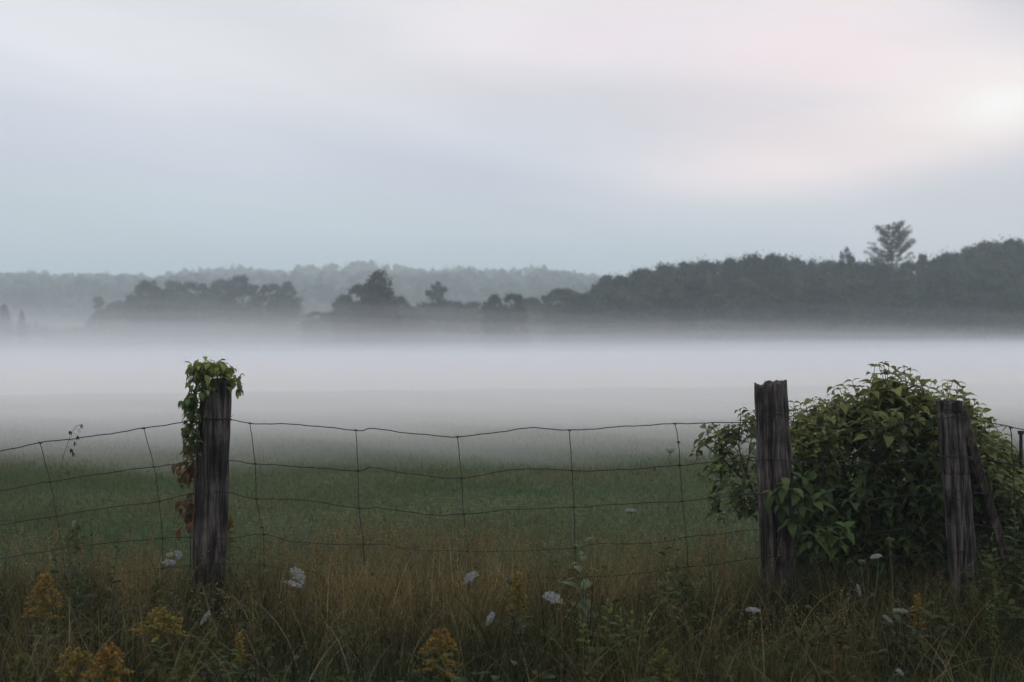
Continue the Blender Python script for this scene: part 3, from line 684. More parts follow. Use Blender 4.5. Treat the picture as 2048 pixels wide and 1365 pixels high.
# ---------------------------------------------------------------- leafy weeds
def leafy_weed(px, py, Yd, label, colr, L=0.09, npair=9, lance=True, spread=1.0, lean=0.0, stems=3, name='leafy_weed', cat='weed', group='leafy weeds in the verge'):
    top = at(px, py, Yd); z0 = float(gz(top[0], Yd)); t_ = thing(name, label, cat, (top[0], Yd, z0), group)
    s_ = G(); l_ = G(); h = top[2] - z0
    for k in range(stems):
        ox, oy = rng.normal(0, 0.035 * spread), rng.normal(0, 0.03 * spread); hh_ = h * (1 if k == 0 else rng.uniform(0.6, 0.92))
        if k == 0: ox = oy = 0
        b0 = np.array((top[0] + ox, Yd + oy, z0 - 0.01)); e = b0 + np.array((lean * h + ox * 1.4, oy * 1.5, hh_))
        pts = spline([b0, (b0 + e) / 2 + np.array((-lean * h * 0.2, 0.005, 0)), e], 8)
        tube(s_, pts, np.linspace(0.004, 0.0016, len(pts)), 5, np.array(colr) * 0.9 + 0.01)
        n_ = npair * 2; t = np.linspace(0.2, 1, n_); kk = t * (len(pts) - 1); k0 = np.minimum(kk.astype(int), len(pts) - 2)
        pp = pts[k0] + (pts[k0 + 1] - pts[k0]) * (kk - k0)[:, None]
        a_ = np.arange(n_) * 2.4 + rng.normal(0, 0.3, n_); f = np.stack([np.cos(a_), np.sin(a_), 0.35 + 0.9 * t ** 3], 1)
        LL = L * np.interp(t, (0.2, 0.5, 1.0), (0.9, 1.05, 0.4)) * rng.uniform(0.8, 1.2, n_)
        leaves(l_, pp, f, LL, 0.9 if lance else 0.5, np.array(colr) * rng.uniform(0.7, 1.3, (n_, 1)), droop=rng.uniform(0.3, 0.9, n_), prof=PROF_LANCE if lance else PROF_OVATE)
    part('stem', s_, M_stem, t_); part('leaves', l_, M_leaf, t_)
    return t_
GD = (0.030, 0.044, 0.012); GM = (0.044, 0.062, 0.015); GB = (0.066, 0.088, 0.018)
leafy_weed(182, 1028, 6.1, 'dark green leafy weed rising to the third wire left of the creeper post', GD, 0.07, 10, True, 1.2, stems=4)
leafy_weed(110, 1080, 5.7, 'bushy dark green weed left of the dark leafy weed, behind the goldenrod', GD, 0.08, 10, True, 1.6, stems=6)
leafy_weed(1168, 1062, 6.1, 'pale green tall weed with broad drooping leaves near the middle of the fence', (0.09, 0.12, 0.06), 0.12, 5, False, 0.7, stems=2)
leafy_weed(1330, 1078, 6.2, 'bushy green weed between the pale broad leaved weed and the split post', GM, 0.09, 8, False, 1.8, stems=6)
leafy_weed(1215, 1200, 5.2, 'bright green bushy weed beneath the large white flower head', GB, 0.065, 10, False, 2.0, stems=7)
leafy_weed(880, 1285, 4.7, 'low green weed beside the drooping goldenrod near the lower edge', GB, 0.05, 9, False, 1.6, stems=4)
leafy_weed(345, 1165, 5.6, 'upright green weed under the cluster of faint white flowers', GM, 0.07, 9, True, 0.8, stems=3)
leafy_weed(1345, 1330, 4.4, 'yellow green leafy weed at the lower edge right of the middle', GB, 0.06, 6, False, 1.4, stems=4)
leafy_weed(1880, 1150, 5.6, 'tall slender green weed to the left of the foot of the corner post', GM, 0.05, 14, True, 0.5, stems=2)
leafy_weed(1990, 1155, 5.5, 'slender bright green weed to the right of the foot of the corner post', GB, 0.05, 16, True, 0.5, stems=2)
leafy_weed(2030, 1020, 6.3, 'tall bushy green weed at the right edge beside the brace', GM, 0.08, 13, False, 1.6, stems=6)
leafy_weed(1985, 1065, 6.2, 'leafy green weed beneath the slanting brace', GM, 0.075, 11, False, 1.6, stems=6)
leafy_weed(2070, 1110, 5.8, 'broad green weed cut by the right edge below the brace', GM, 0.08, 11, False, 1.8, stems=6)
leafy_weed(215, 1200, 5.2, 'low olive weed right of the tall orange goldenrod', GD, 0.06, 8, True, 1.2, stems=4)
leafy_weed(690, 1215, 5.2, 'thin dark weed below the pair of white flower heads', GD, 0.06, 8, True, 1.0, stems=3)
leafy_weed(1420, 1130, 5.9, 'dark green weed standing left of the foot of the split post', GD, 0.075, 9, False, 1.8, stems=5)

# ---------------------------------------------------------------- goldenrod
def goldenrod(px, py, Yd, label, w=0.12, h=0.13, colr=(0.34, 0.17, 0.02), nb=11, lean=0.0, nf=48):
    top = at(px, py, Yd); x0 = top[0] - lean * 0.3; z0 = float(gz(x0, Yd)); t_ = thing('goldenrod', label, 'goldenrod', (x0, Yd, z0), 'goldenrod plants in the verge')
    s_ = G(); l_ = G(); f_ = G()
    b0 = np.array((x0, Yd, z0 - 0.01)); H = top[2] - z0
    pts = spline([b0, b0 + np.array((-lean * 0.05, 0.01, H * 0.5)), top], 10)
    gc_ = np.array((0.075, 0.095, 0.035))
    tube(s_, pts, np.linspace(0.004, 0.0015, len(pts)), 5, gc_)
    n_ = 34; t = np.linspace(0.15, 0.88, n_); kk = t * (len(pts) - 1); k0 = np.minimum(kk.astype(int), len(pts) - 2)
    pp = pts[k0] + (pts[k0 + 1] - pts[k0]) * (kk - k0)[:, None]; a_ = np.arange(n_) * 2.4
    leaves(l_, pp, np.stack([np.cos(a_), np.sin(a_), np.full(n_, 0.7)], 1), 0.085 * np.interp(t, (0.1, 0.5, 0.9), (1, 1, 0.5)), 0.8, gc_ * rng.uniform(0.7, 1.3, (n_, 1)), droop=0.6, prof=PROF_LANCE)
    nb = int(nb * 1.6)
    for k in range(nb):
        u_ = k / (nb - 1); st_ = top - np.array((lean * 0.1, 0, h * u_)); a_ = k * 2.4 + rng.normal(0, 0.4); ln = w * 0.62 * (0.35 + 0.75 * u_ ** 0.7) * rng.uniform(0.8, 1.2)
        d = np.array((math.cos(a_), math.sin(a_) * 0.8, 0))
        bp_ = spline([st_, st_ + d * ln * 0.5 + np.array((0, 0, 0.032 * (1.2 - u_))), st_ + d * ln + np.array((0, 0, 0.008))], 5)
        tube(s_, bp_, 0.0011, 3, gc_, False)
        m_ = nf; q = rng.integers(1, len(bp_), m_); cpos = bp_[q] + rng.normal(0, 0.0045, (m_, 3)) + np.array((0, 0, 0.005))
        chips(f_, cpos, rng.uniform(0.008, 0.015, m_), np.array(colr) * rng.uniform(0.6, 1.3, (m_, 1)) + rng.uniform(0, 0.02, (m_, 1)) * np.array((0, 1, 0)), nrm=np.tile((0, -0.3, 1.0), (m_, 1)), aspect=0.8)
    m_ = 30; cpos = top + rng.normal(0, 1, (m_, 3)) * np.array((0.008, 0.008, 0.02)); chips(f_, cpos, 0.010, np.array(colr) * rng.uniform(0.7, 1.2, (m_, 1)))
    part('stem', s_, M_stem, t_); part('leaves', l_, M_leaf, t_); part('flower_plume', f_, M_flower, t_)
OR = (0.19, 0.105, 0.024); YE = (0.17, 0.115, 0.026); OL = (0.095, 0.08, 0.027)
goldenrod(88, 1170, 5.0, 'orange goldenrod with a ragged double plume at the far left', 0.15, 0.16, OR, 14)
goldenrod(318, 1240, 4.8, 'wide flat topped yellow goldenrod below the creeper post', 0.20, 0.07, YE, 15)
goldenrod(312, 1175, 5.5, 'slim dull yellow goldenrod behind the wide flat topped one', 0.08, 0.12, OL, 9)
goldenrod(148, 1318, 4.5, 'yellow goldenrod at the lower left corner, left one of a close pair', 0.16, 0.09, YE, 12)
goldenrod(215, 1312, 4.4, 'orange goldenrod at the lower left corner, right one of a close pair', 0.14, 0.10, OR, 12)
goldenrod(152, 1062, 6.3, 'faded goldenrod in front of the fourth wire left of the creeper post', 0.12, 0.12, OL, 10)
goldenrod(458, 1045, 6.75, 'yellow goldenrod standing just behind the creeper post', 0.09, 0.16, YE, 11)
goldenrod(480, 1285, 4.7, 'slim orange goldenrod spike below the creeper post', 0.045, 0.10, YE, 8, nf=18)
goldenrod(422, 1265, 4.9, 'greenish yellow goldenrod at the foot of the creeper post', 0.07, 0.12, OL, 9)
goldenrod(370, 1325, 4.4, 'low olive goldenrod at the lower edge under the wide flat topped one', 0.10, 0.08, OL, 9)
goldenrod(875, 1280, 4.7, 'orange goldenrod drooping to the left near the lower edge', 0.16, 0.16, OR, 13, lean=-0.12)
goldenrod(1036, 1165, 5.4, 'narrow upright yellow goldenrod left of the large white flower head', 0.085, 0.15, YE, 12)
goldenrod(1836, 1205, 5.4, 'narrow orange goldenrod between the shrub and the corner post foot', 0.05, 0.12, OR, 9, nf=18)
goldenrod(1325, 1325, 4.4, 'pale yellow goldenrod at the lower edge right of the middle', 0.12, 0.08, OL, 9)
goldenrod(40, 1330, 4.5, 'dull goldenrod in the extreme lower left corner', 0.08, 0.08, OL, 8)

# ---------------------------------------------------------------- wild carrot
def carrot(px, py, Yd, label, r=0.045, tilt=0.15, roll=0.0, bud=False, colr=(0.27, 0.275, 0.26)):
    r = r * 0.88
    c = at(px, py, Yd); x0 = c[0] + 0.04 * math.sin(px); z0 = float(gz(x0, Yd)); t_ = thing('wild_carrot', label, 'wildflower', (x0, Yd, z0), 'white wild carrot flowers along the fence')
    s_ = G(); f_ = G(); b0 = np.array((x0, Yd + 0.02, z0 - 0.01)); gc_ = np.array((0.08, 0.10, 0.05))
    ax = norm(np.array((math.sin(roll), -math.sin(tilt), math.cos(tilt) * math.cos(roll)))); s1 = norm(np.cross(ax, (0, 1, 0.01))); s2 = np.cross(ax, s1)
    hub = c - ax * r * 0.75
    tube(s_, spline([b0, (b0 + hub) / 2 + np.array((0.01, 0, 0.01)), hub - ax * 0.03, hub], 7), 0.0019, 5, gc_)
    nr = 24
    for k in range(nr):
        q = math.sqrt((k + 0.5) / nr); a_ = k * 2.39996
        if bud:
            e = hub + (s1 * math.cos(a_) + s2 * math.sin(a_)) * r * 0.9 * math.sin(q * 2.2) + ax * r * (0.75 - 0.9 * math.cos(q * 2.2) * 0.0 + 0.5 * math.cos(q * 1.6))
            mid = (hub + e) / 2 + (s1 * math.cos(a_) + s2 * math.sin(a_)) * r * 0.35
        else:
            e = hub + (s1 * math.cos(a_) + s2 * math.sin(a_)) * r * q + ax * r * (0.78 - 0.18 * q * q); mid = (hub + e) / 2 + (s1 * math.cos(a_) + s2 * math.sin(a_)) * r * 0.1
        tube(s_, spline([hub, mid, e], 3), 0.0008, 3, gc_ * 1.3, False)
        m_ = 22; rr = np.sqrt(rng.random(m_)) * r * 0.30; an = rng.uniform(0, 6.28, m_)
        fp = e + s1 * (rr * np.cos(an))[:, None] + s2 * (rr * np.sin(an))[:, None] + ax * rng.uniform(0, 0.005, (m_, 1))
        chips(f_, fp, rng.uniform(0.006, 0.010, m_), (np.array((0.12, 0.13, 0.085)) if bud else np.array(colr)) * rng.uniform(0.75, 1.1, (m_, 1)), nrm=np.tile(ax, (m_, 1)), aspect=0.85)
    part('stem', s_, M_stem, t_); part('flower_head', f_, M_flower, t_)
    # a few ferny leaves on the stem are too fine to show
carrot(597, 1150, 5.9, 'white wild carrot tilted steeply, upper one of a close pair', 0.052, 0.3, 0.75)
carrot(588, 1168, 5.8, 'white wild carrot seen edge on, lower one of a close pair', 0.046, 0.0, 0.35)
carrot(940, 1155, 5.9, 'white wild carrot tilted to the left in front of the brown grass', 0.046, 0.35, -0.6)
carrot(980, 1238, 5.2, 'small white wild carrot turned sideways below the brown grass', 0.034, 0.3, -1.0)
carrot(1106, 1195, 5.4, 'largest white wild carrot flower head, right of the narrow yellow goldenrod', 0.047, 0.35, 0.2)
carrot(1262, 1021, 6.8, 'white wild carrot standing against the green field under the third wire', 0.034, 0.1, 0.0)
carrot(1340, 900, 7.4, 'pale wild carrot standing highest, just above the second wire', 0.036, 0.1, 0.0)
carrot(1443, 1033, 6.9, 'faint wild carrot left of the split post', 0.030, 0.1, 0.2)
carrot(1506, 1220, 5.4, 'flat white wild carrot near the foot of the split post', 0.032, 0.1, 0.0)
carrot(1718, 1180, 5.6, 'small white wild carrot turned on its side between the posts', 0.026, 0.4, 1.2)
carrot(1752, 1113, 6.0, 'tilted white wild carrot under the shrub, beside the round buds', 0.030, 0.1, -0.3)
carrot(1801, 1222, 5.4, 'cream wild carrot cup shaped on top, left of the orange spike', 0.036, 0.05, 0.0, colr=(0.22, 0.22, 0.17))
carrot(1775, 1238, 5.3, 'small cream wild carrot just below the cup shaped one', 0.024, 0.3, 0.5, colr=(0.22, 0.22, 0.17))
carrot(338, 1125, 6.1, 'faint white wild carrot, lowest of three left of the creeper post', 0.036, 0.2, 0.1)
carrot(340, 1110, 6.15, 'faint white wild carrot, small upper left of three left of the creeper post', 0.020, 0.3, 0.0)
carrot(357, 1110, 6.15, 'faint white wild carrot, upright right one of three left of the creeper post', 0.024, 0.4, 0.9)
carrot(410, 1236, 5.3, 'slanted white wild carrot at the foot of the creeper post', 0.036, 0.3, -0.9)
carrot(149, 1050, 6.3, 'thin white wild carrot turned edge on near the left dark weed', 0.024, 0.1, 1.3)
carrot(1800, 1345, 4.4, 'tiny pale wild carrot at the lower edge under the cup shaped one', 0.014, 0.3, 0.6)
carrot(1020, 1164, 5.5, 'round green wild carrot bud left of the narrow goldenrod', 0.022, bud=True)
carrot(535, 1145, 6.0, 'round green wild carrot bud right of the creeper post', 0.022, bud=True)
carrot(1724, 1126, 5.8, 'round pale wild carrot bud under the shrub, lower of two', 0.017, bud=True)
carrot(1781, 1081, 5.9, 'round pale wild carrot bud under the shrub, higher of two', 0.018, bud=True)
carrot(830, 1093, 6.3, 'dark round wild carrot seed head among the brown grass', 0.024, bud=True, colr=(0.1, 0.08, 0.05))

# dark seed stalk above the left wires
ws = thing('seed_stalk', 'thin bent stalk with dark seed pods rising above the left wires', 'stalk', (at(128, 1100, 6.35)[0], 6.35, 0))
g = G(); h_ = G()
mainp = spline([at(125, 1130, 6.35), at(112, 1000, 6.35), at(125, 920, 6.35), at(142, 870, 6.35), at(152, 853, 6.35), at(165, 850, 6.35)], 6)
tube(g, mainp, np.linspace(0.0018, 0.0009, len(mainp)), 4, (0.06, 0.05, 0.04))
for (a_, b_, c_, d_) in ((142,870,140,862),(148,860,158,858),(150,856,163,849),(146,866,155,872),(138,880,150,884),(133,892,146,905),(128,905,142,898),(120,930,136,942)):
    p, q = at(a_, b_, 6.35), at(c_, d_, 6.35); tube(g, [p, q], 0.0009, 3, (0.06, 0.05, 0.04), False)
    hh = G(); leaves(hh, [q, q], [(0.5, 0, -1), (-0.3, 0.2, -1)], 0.03, 0.9, (0.035, 0.03, 0.024), droop=0.3, prof=PROF_LANCE); part('seed_pod', hh, M_leaf, ws)
part('stem', g, M_stem, ws)

# ---------------------------------------------------------------- trees
def crown_broad(seed, H=14.0, Wd=8.5, nl=84, per=84, size=0.46, low=0.06, shape=1.0, ragged=0.0, colr=(0.055, 0.075, 0.035)):
    rs = np.random.default_rng(seed); g = G(); tr = G(); cents = []
    for k in range(nl):
        t = rs.uniform(0, 1) ** 0.9; z = H * (low + (0.94 - low) * t)
        prof = (1 - max(0, (t - 0.35) / 0.65) ** 2.4) ** 0.5 * 0.95 + 0.1 if shape <= 1 else (1 - t) ** 0.75 * 0.95 + 0.08
        a_ = rs.uniform(0, 6.28); r = Wd / 2 * prof * rs.uniform(0.2, 1.0) ** 0.6 * (1 + ragged * rs.normal(0, 0.3))
        c = np.array((r * math.cos(a_), r * math.sin(a_), z)); cents.append(c)
        lr = Wd * rs.uniform(0.10, 0.19) * (0.75 if t > 0.8 else 1) * (1 - 0.35 * ragged)
        m_ = int(per * rs.uniform(0.7, 1.3)); d = norm(rs.normal(0, 1, (m_, 3))); rad = lr * rs.uniform(0.35, 1.1, (m_, 1)) * np.array((1.15, 1.15, 0.8))
        chips(g, c + d * rad, size * rs.uniform(0.6, 1.3, m_), np.array(colr) * rs.uniform(0.65, 1.4) * rs.uniform(0.8, 1.25, (m_, 1)), nrm=d + np.array((0, 0, 0.4)))
        # loose twig leaves beyond the clump
        m2 = 10; d2 = norm(rs.normal(0, 1, (m2, 3))); chips(g, c + d2 * lr * rs.uniform(1.0, 1.6, (m2, 1)), size * 0.6, np.tile(colr, (m2, 1)))
    zs = np.linspace(0, H * 0.86, 9); off = np.cumsum(rs.normal(0, 0.08, (9, 2)), 0); off[0] = 0
    tp = np.stack([off[:, 0], off[:, 1], zs - 0.2], 1); tube(tr, tp, np.linspace(H * 0.020, H * 0.004, 9), 8, (0.07, 0.06, 0.05))
    for c in cents[::2]:
        z0 = max(c[2] - H * rs.uniform(0.1, 0.22), H * 0.08); b = np.array((np.interp(z0, zs, off[:, 0]), np.interp(z0, zs, off[:, 1]), z0))
        tube(tr, spline([b, (b + c) / 2 + np.array((0, 0, 0.3)), c], 3), np.linspace(H * 0.006, H * 0.0015, 7), 5, (0.07, 0.06, 0.05), False)
    return tr, g
def crown_pine(seed, H=22.0, colr=(0.04, 0.06, 0.04)):
    rs = np.random.default_rng(seed); g = G(); tr = G()
    tube(tr, [(0, 0, -0.3), (0.1, 0, H * 0.5), (0, 0, H * 0.98)], [0.36, 0.24, 0.05], 8, (0.06, 0.05, 0.045))
    z = H * 0.30
    while z < H * 0.99:
        t = (z / H - 0.30) / 0.69; ln = float(np.interp(t, (0, 0.45, 0.62, 0.75, 0.86, 0.95, 1.0), (5.0, 5.2, 5.4, 4.2, 3.4, 2.9, 1.6)))
        nb = 7
        for k in range(nb):
            a_ = rs.uniform(0, 6.28); L_ = ln * rs.uniform(0.6, 1.15); d = np.array((math.cos(a_), math.sin(a_), 0)); rise = 0.10 + 0.35 * t
            P = spline([np.array((0, 0, z)), np.array((0, 0, z + 0.02 * L_)) + d * L_ * 0.5, np.array((0, 0, z + rise * L_)) + d * L_], 5)
            tube(tr, P, np.linspace(0.07, 0.02, len(P)), 4, (0.06, 0.05, 0.045), False)
            m_ = int(60 * L_ / 3 + 26); q = rs.uniform(0.35, 1.04, m_); kk = np.clip(q, 0, 0.999) * (len(P) - 1); k0 = kk.astype(int); pp = P[k0] + (P[k0 + 1] - P[k0]) * (kk - k0)[:, None]
            pp = pp + rs.normal(0, 1, (m_, 3)) * np.array((0.36, 0.36, 0.15)) * (0.6 + 0.4 * q)[:, None]
            chips(g, pp, rs.uniform(0.25, 0.5, m_), np.array(colr) * rs.uniform(0.7, 1.3, (m_, 1)), nrm=np.tile((0, 0, 1.0), (m_, 1)), aspect=0.6)
        z += rs.uniform(0.75, 1.15) * (1 - 0.35 * t)
    return tr, g

GRN = (0.032, 0.050, 0.030)
KINDS = {}
def kind(name, tr, cg, h): KINDS[name] = (tr.mesh('trunk', M_bark, True), cg.mesh('crown', M_crown, False), h)
for k in range(4): kind('round%d' % k, *crown_broad(20 + k, colr=GRN), 14.0)
for k in range(2): kind('cone%d' % k, *crown_broad(30 + k, Wd=9.5, shape=1.5, nl=90, per=84, colr=(0.034, 0.038, 0.031)), 14.0)
for k in range(2): kind('ragged%d' % k, *crown_broad(40 + k, Wd=7.5, ragged=0.7, nl=40, per=44, low=0.3, colr=GRN), 14.0)
kind('slim', *crown_broad(50, Wd=5.0, shape=1.5, nl=34, per=70, colr=GRN), 14.0)
kind('pine', *crown_pine(60), 22.0)
GRP_R = 'trees of the long dark row on the right behind the fog'
GRP_L = 'trees of the dark clump on the left behind the fog'
GRP_C = 'trees of the low middle line behind the fog'
def tree(px, py, Yd, kd, width, label, group, name='broadleaf_tree', cat='tree', rz=None):
    tr, cg, h0 = KINDS[kd]; top = at(px, py, Yd); z0 = float(gz(top[0], Yd)) - 0.1
    sz = (top[2] - z0) / (h0 * 0.985); base_w = {'r': 8.5, 'c': 9.5, 's': 5.0, 'p': 9.6}[kd[0]] if not kd.startswith('ragged') else 7.5
    sx = width * (1.12 if kd[0] in 'rs' else 1.0) / FPX * Yd / base_w
    t_ = thing(name, label, cat, (top[0], Yd, z0), group)
    t_.scale = (sx, sx, sz); t_.rotation_euler = (0, 0, random.uniform(0, 6.28) if rz is None else rz)
    a_ = link('trunk', tr, t_); b_ = link('crown', cg, t_)
    return t_
LL_ = 'round dark tree in the purplish clump left of the centre'
tree(8, 610, 200, 'cone1', 42, 'small pointed tree poking through the fog at the left edge', None, 'conifer_tree')
tree(44, 622, 200, 'cone0', 26, 'tiny pointed tree right of the one at the left edge', None, 'conifer_tree')
tree(198, 588, 255, 'slim', 50, 'narrow tree standing at the left end of the left clump', GRP_L)
tree(232, 603, 255, 'round1', 56, 'low round tree just right of the narrow tree left of the clump', GRP_L)
for px, py, w, kd in ((268, 588, 70, 'round0'), (298, 560, 80, 'round1'), (345, 563, 76, 'round2'), (392, 562, 78, 'round3'), (438, 556, 76, 'round0'), (482, 552, 78, 'round2')):
    tree(px, py, random.uniform(228, 252), kd, w, 'dark broadleaf tree inside the rounded clump behind the left post', GRP_L)
tree(540, 566, 222, 'round3', 60, 'upright tree next to the right end of the left clump', GRP_L)
tree(573, 562, 218, 'round1', 54, 'rounded tree closing the right end of the left clump', GRP_L)
tree(692, 590, 140, 'round2', 62, 'low tree leaning on the left flank of the tall peaked tree', GRP_C)
tree(724, 566, 140, 'round0', 66, 'middling tree just left of the peaked crown', GRP_C)
tree(755, 542, 136, 'cone0', 120, 'tall dark peaked tree standing alone left of the middle', GRP_C)
tree(796, 592, 140, 'round1', 66, 'low tree on the right flank of the tall peaked tree', GRP_C)
tree(822, 610, 140, 'round3', 50, 'very low tree right of the peaked tree', GRP_C)
tree(874, 560, 165, 'ragged0', 62, 'thin ragged tree with a see-through top near the middle', GRP_C)
tree(872, 605, 165, 'round2', 80, 'low bush-like tree at the foot of the ragged tree', GRP_C)
tree(925, 606, 165, 'round0', 66, 'low dim tree between the ragged tree and the dark twin trees', GRP_C)
for px, py, w, kd in ((640, 622, 60, 'round3'), (845, 606, 60, 'round1'), (900, 600, 64, 'round3'), (950, 604, 60, 'round2'), (1052, 594, 60, 'round0'), (1092, 588, 66, 'round3'), (1150, 584, 70, 'round1'), (1195, 578, 66, 'round0')):
    tree(px, py, random.uniform(158, 172), kd, w * 1.15, 'dim low tree in the joined line of crowns along the middle', GRP_C)
tree(988, 588, 128, 'round1', 52, 'left one of two very dark rounded twin trees at the middle', GRP_C)
tree(1026, 585, 128, 'round3', 54, 'right one of two very dark rounded twin trees at the middle', GRP_C)
tree(1068, 596, 165, 'round2', 60, 'dim tree right of the dark twin trees', GRP_C)
tree(1125, 574, 142, 'round0', 76, 'rounded tree that begins the long row on the right', GRP_R)
tree(1172, 590, 142, 'round2', 66, 'lower tree in the dip of the row right of the middle', GRP_R)
RR = 'bushy dark tree in the unbroken row on the right behind the fog'
for px, py, w, kd in ((1212, 549, 66, 'round1'), (1248, 548, 60, 'round3'), (1288, 534, 72, 'round0'), (1330, 528, 80, 'round2'), (1376, 522, 78, 'round1'), (1420, 518, 80, 'round3'), (1462, 516, 74, 'cone1'),
                      (1505, 509, 80, 'round2'), (1548, 506, 76, 'round1'), (1584, 506, 70, 'ragged1'), (1622, 520, 66, 'cone0'), (1655, 518, 60, 'round0'), (1725, 524, 80, 'round2'), (1765, 528, 84, 'round3'),
                      (1880, 514, 66, 'round2'), (1905, 502, 66, 'round3'), (1940, 494, 66, 'round2'), (1978, 478, 80, 'round0'), (2025, 477, 84, 'round1'), (2066, 474, 84, 'round3'), (2120, 480, 90, 'round0'), (2175, 478, 90, 'round1')):
    tree(px, py, random.uniform(146, 158), kd, w * 1.12, RR, GRP_R)
for px, py, w, kd in ((1230, 560, 70, 'round2'), (1268, 546, 74, 'round1'), (1310, 538, 80, 'round3'), (1354, 532, 78, 'round0'), (1398, 527, 80, 'round1'), (1441, 524, 80, 'round2'), (1484, 519, 80, 'round3'), (1527, 514, 84, 'round0'), (1566, 514, 80, 'round2'), (1603, 520, 76, 'round1'),
                      (1640, 527, 76, 'round2'), (1676, 520, 80, 'round3'), (1708, 524, 80, 'round1'), (1746, 528, 80, 'round0'), (1822, 522, 84, 'round1'), (1860, 516, 80, 'round3'), (1922, 504, 80, 'round1'), (1958, 492, 84, 'round3'), (2002, 484, 84, 'round0'), (2046, 482, 88, 'round2')):
    tree(px, py, random.uniform(160, 170), kd, w * 1.15, RR, GRP_R)
tree(1692, 490, 150, 'ragged0', 56, 'open crowned ragged tree just left of the lone pine', GRP_R)
tree(1844, 498, 160, 'slim', 46, 'narrow pale topped tree just right of the lone pine', GRP_R)
tree(1784, 455, 150, 'pine', 92, 'tall lone pine with tiered branches rising above the row on the right', None, 'pine_tree', rz=0.6)
RF = 'lower tree at the front of the row on the right, half sunk in fog'
for px, py, w, kd in ((1150, 612, 70, 'round3'), (1225, 582, 84, 'round1'), (1310, 566, 90, 'round2'), (1395, 558, 90, 'round0'), (1475, 556, 92, 'round3'), (1560, 552, 90, 'round1'), (1640, 556, 90, 'round2'), (1720, 556, 90, 'round0'), (1805, 556, 92, 'round3'), (1890, 545, 90, 'round1'), (1975, 535, 96, 'round2'), (2060, 530, 96, 'round0')):
    tree(px, py, random.uniform(134, 142), kd, w * 1.1, RF, GRP_R)

# scrub that joins the trees low down
g = G(); n = 60000
px = rng.uniform(-60, 2110, n); Yd = np.interp(px, (0, 600, 680, 1100, 2110), (225, 215, 140, 142, 136)) + rng.uniform(0, 24, n); x = (px - 1024) / FPX * Yd
tpy = np.interp(px, (-60, 60, 110, 165, 195, 260, 590, 620, 670, 690, 820, 900, 960, 1050, 1120, 1200, 1400, 2110), (642, 642, 656, 652, 612, 596, 604, 630, 626, 606, 616, 612, 614, 604, 604, 594, 580, 572))
hm = np.maximum(EYE + (682.5 - tpy) / FPX * Yd - gz(x, Yd), 0.5) * (0.9 + 0.10 * wavy(x, Yd, 0.5, 1.0))
p = np.stack([x, Yd, gz(x, Yd) + hm * rng.random(n) ** 0.7], 1)
chips(g, p, rng.uniform(0.25, 0.6, n), np.array((0.045, 0.055, 0.036)) * rng.uniform(0.6, 1.4, (n, 1)), nrm=np.tile((0, -0.5, 0.7), (n, 1)))
tag(link('scrub', g.mesh('scrub', M_crown)), 'dim low scrub joining the trees just above the fog', 'scrub', kind='stuff')

# far wooded ridge: one mass of many crowns
g = G(); FX = np.array([-200, 0, 60, 120, 210, 320, 345, 400, 480, 580, 600, 680, 750, 800, 870, 930, 1000, 1080, 1120, 1160, 1200, 1300, 2300]); FYP = np.array([540, 540, 538, 543, 541, 548, 538, 535, 529, 540, 529, 524, 518, 528, 535, 530, 537, 528, 532, 540, 550, 556, 560])
protos = []
for k in range(5):
    _, cg = crown_broad(80 + k, H=16, Wd=11, nl=30, per=15, size=1.5, shape=1.0 if k < 3 else 1.5, colr=(0.048, 0.066, 0.042)); protos.append(cg.arrays())
for row, Yd in enumerate((470, 510, 550, 595, 640, 685, 725, 750)):
    stp = 7.0 if Yd > 700 else 10.0
    for x in np.arange(-0.53 * Yd, 0.53 * Yd, stp):
        if x > 0.2 * Yd and row % 2: continue
        xx_ = x + random.uniform(-2.5, 2.5); y_ = Yd + random.uniform(-8, 8); pxx = 1024 + xx_ / y_ * FPX
        z0 = float(gz(xx_, y_)); ztp = EYE + (682.5 - np.interp(pxx, FX, FYP)) / FPX * y_
        H = ztp - z0 + random.uniform(-3.0, 0.3) if Yd > 700 else min(random.uniform(12, 16), ztp - z0 - 1.5)
        v, q, t, c = protos[random.choices(range(5), (4, 4, 4, 1, 1))[0]]; a_ = random.uniform(0, 6.28); s_ = random.uniform(0.95, 1.6)
        rot = np.array(((math.cos(a_), -math.sin(a_), 0), (math.sin(a_), math.cos(a_), 0), (0, 0, 1)))
        g.add((v @ rot.T) * np.array((s_, s_, H / 16)) + np.array((xx_, y_, z0)), q, t, c * random.uniform(0.75, 1.3))
tag(link('distant_wood', g.mesh('distant_wood', M_crown)), 'hazy blue green wooded ridge far behind the fog', 'wood', kind='stuff')

# ---------------------------------------------------------------- haze and fog
def vol_mat(name, density, color):
    m = bpy.data.materials.new(name); m.use_nodes = True; nt = m.node_tree; nt.nodes.clear()
    o = nt.nodes.new('ShaderNodeOutputMaterial'); v = nt.nodes.new('ShaderNodeVolumePrincipled')
    v.inputs['Color'].default_value = (*color, 1); v.inputs['Density'].default_value = density; v.inputs['Anisotropy'].default_value = 0.0
    nt.links.new(v.outputs[0], o.inputs['Volume']); return m
g = G(); x0, x1, y0, y1, z0, z1 = -950, 950, -90, 950, -3.4, 60
V = [(x, y, z) for z in (z0, z1) for y in (y0, y1) for x in (x0, x1)]
g.add(V, [(0, 2, 3, 1), (4, 5, 7, 6), (0, 1, 5, 4), (2, 6, 7, 3), (0, 4, 6, 2), (1, 3, 7, 5)])
tag(link('haze', g.mesh('haze', vol_mat('haze_air', 0.0013, (0.85, 0.95, 1.0)))), kind='stuff')

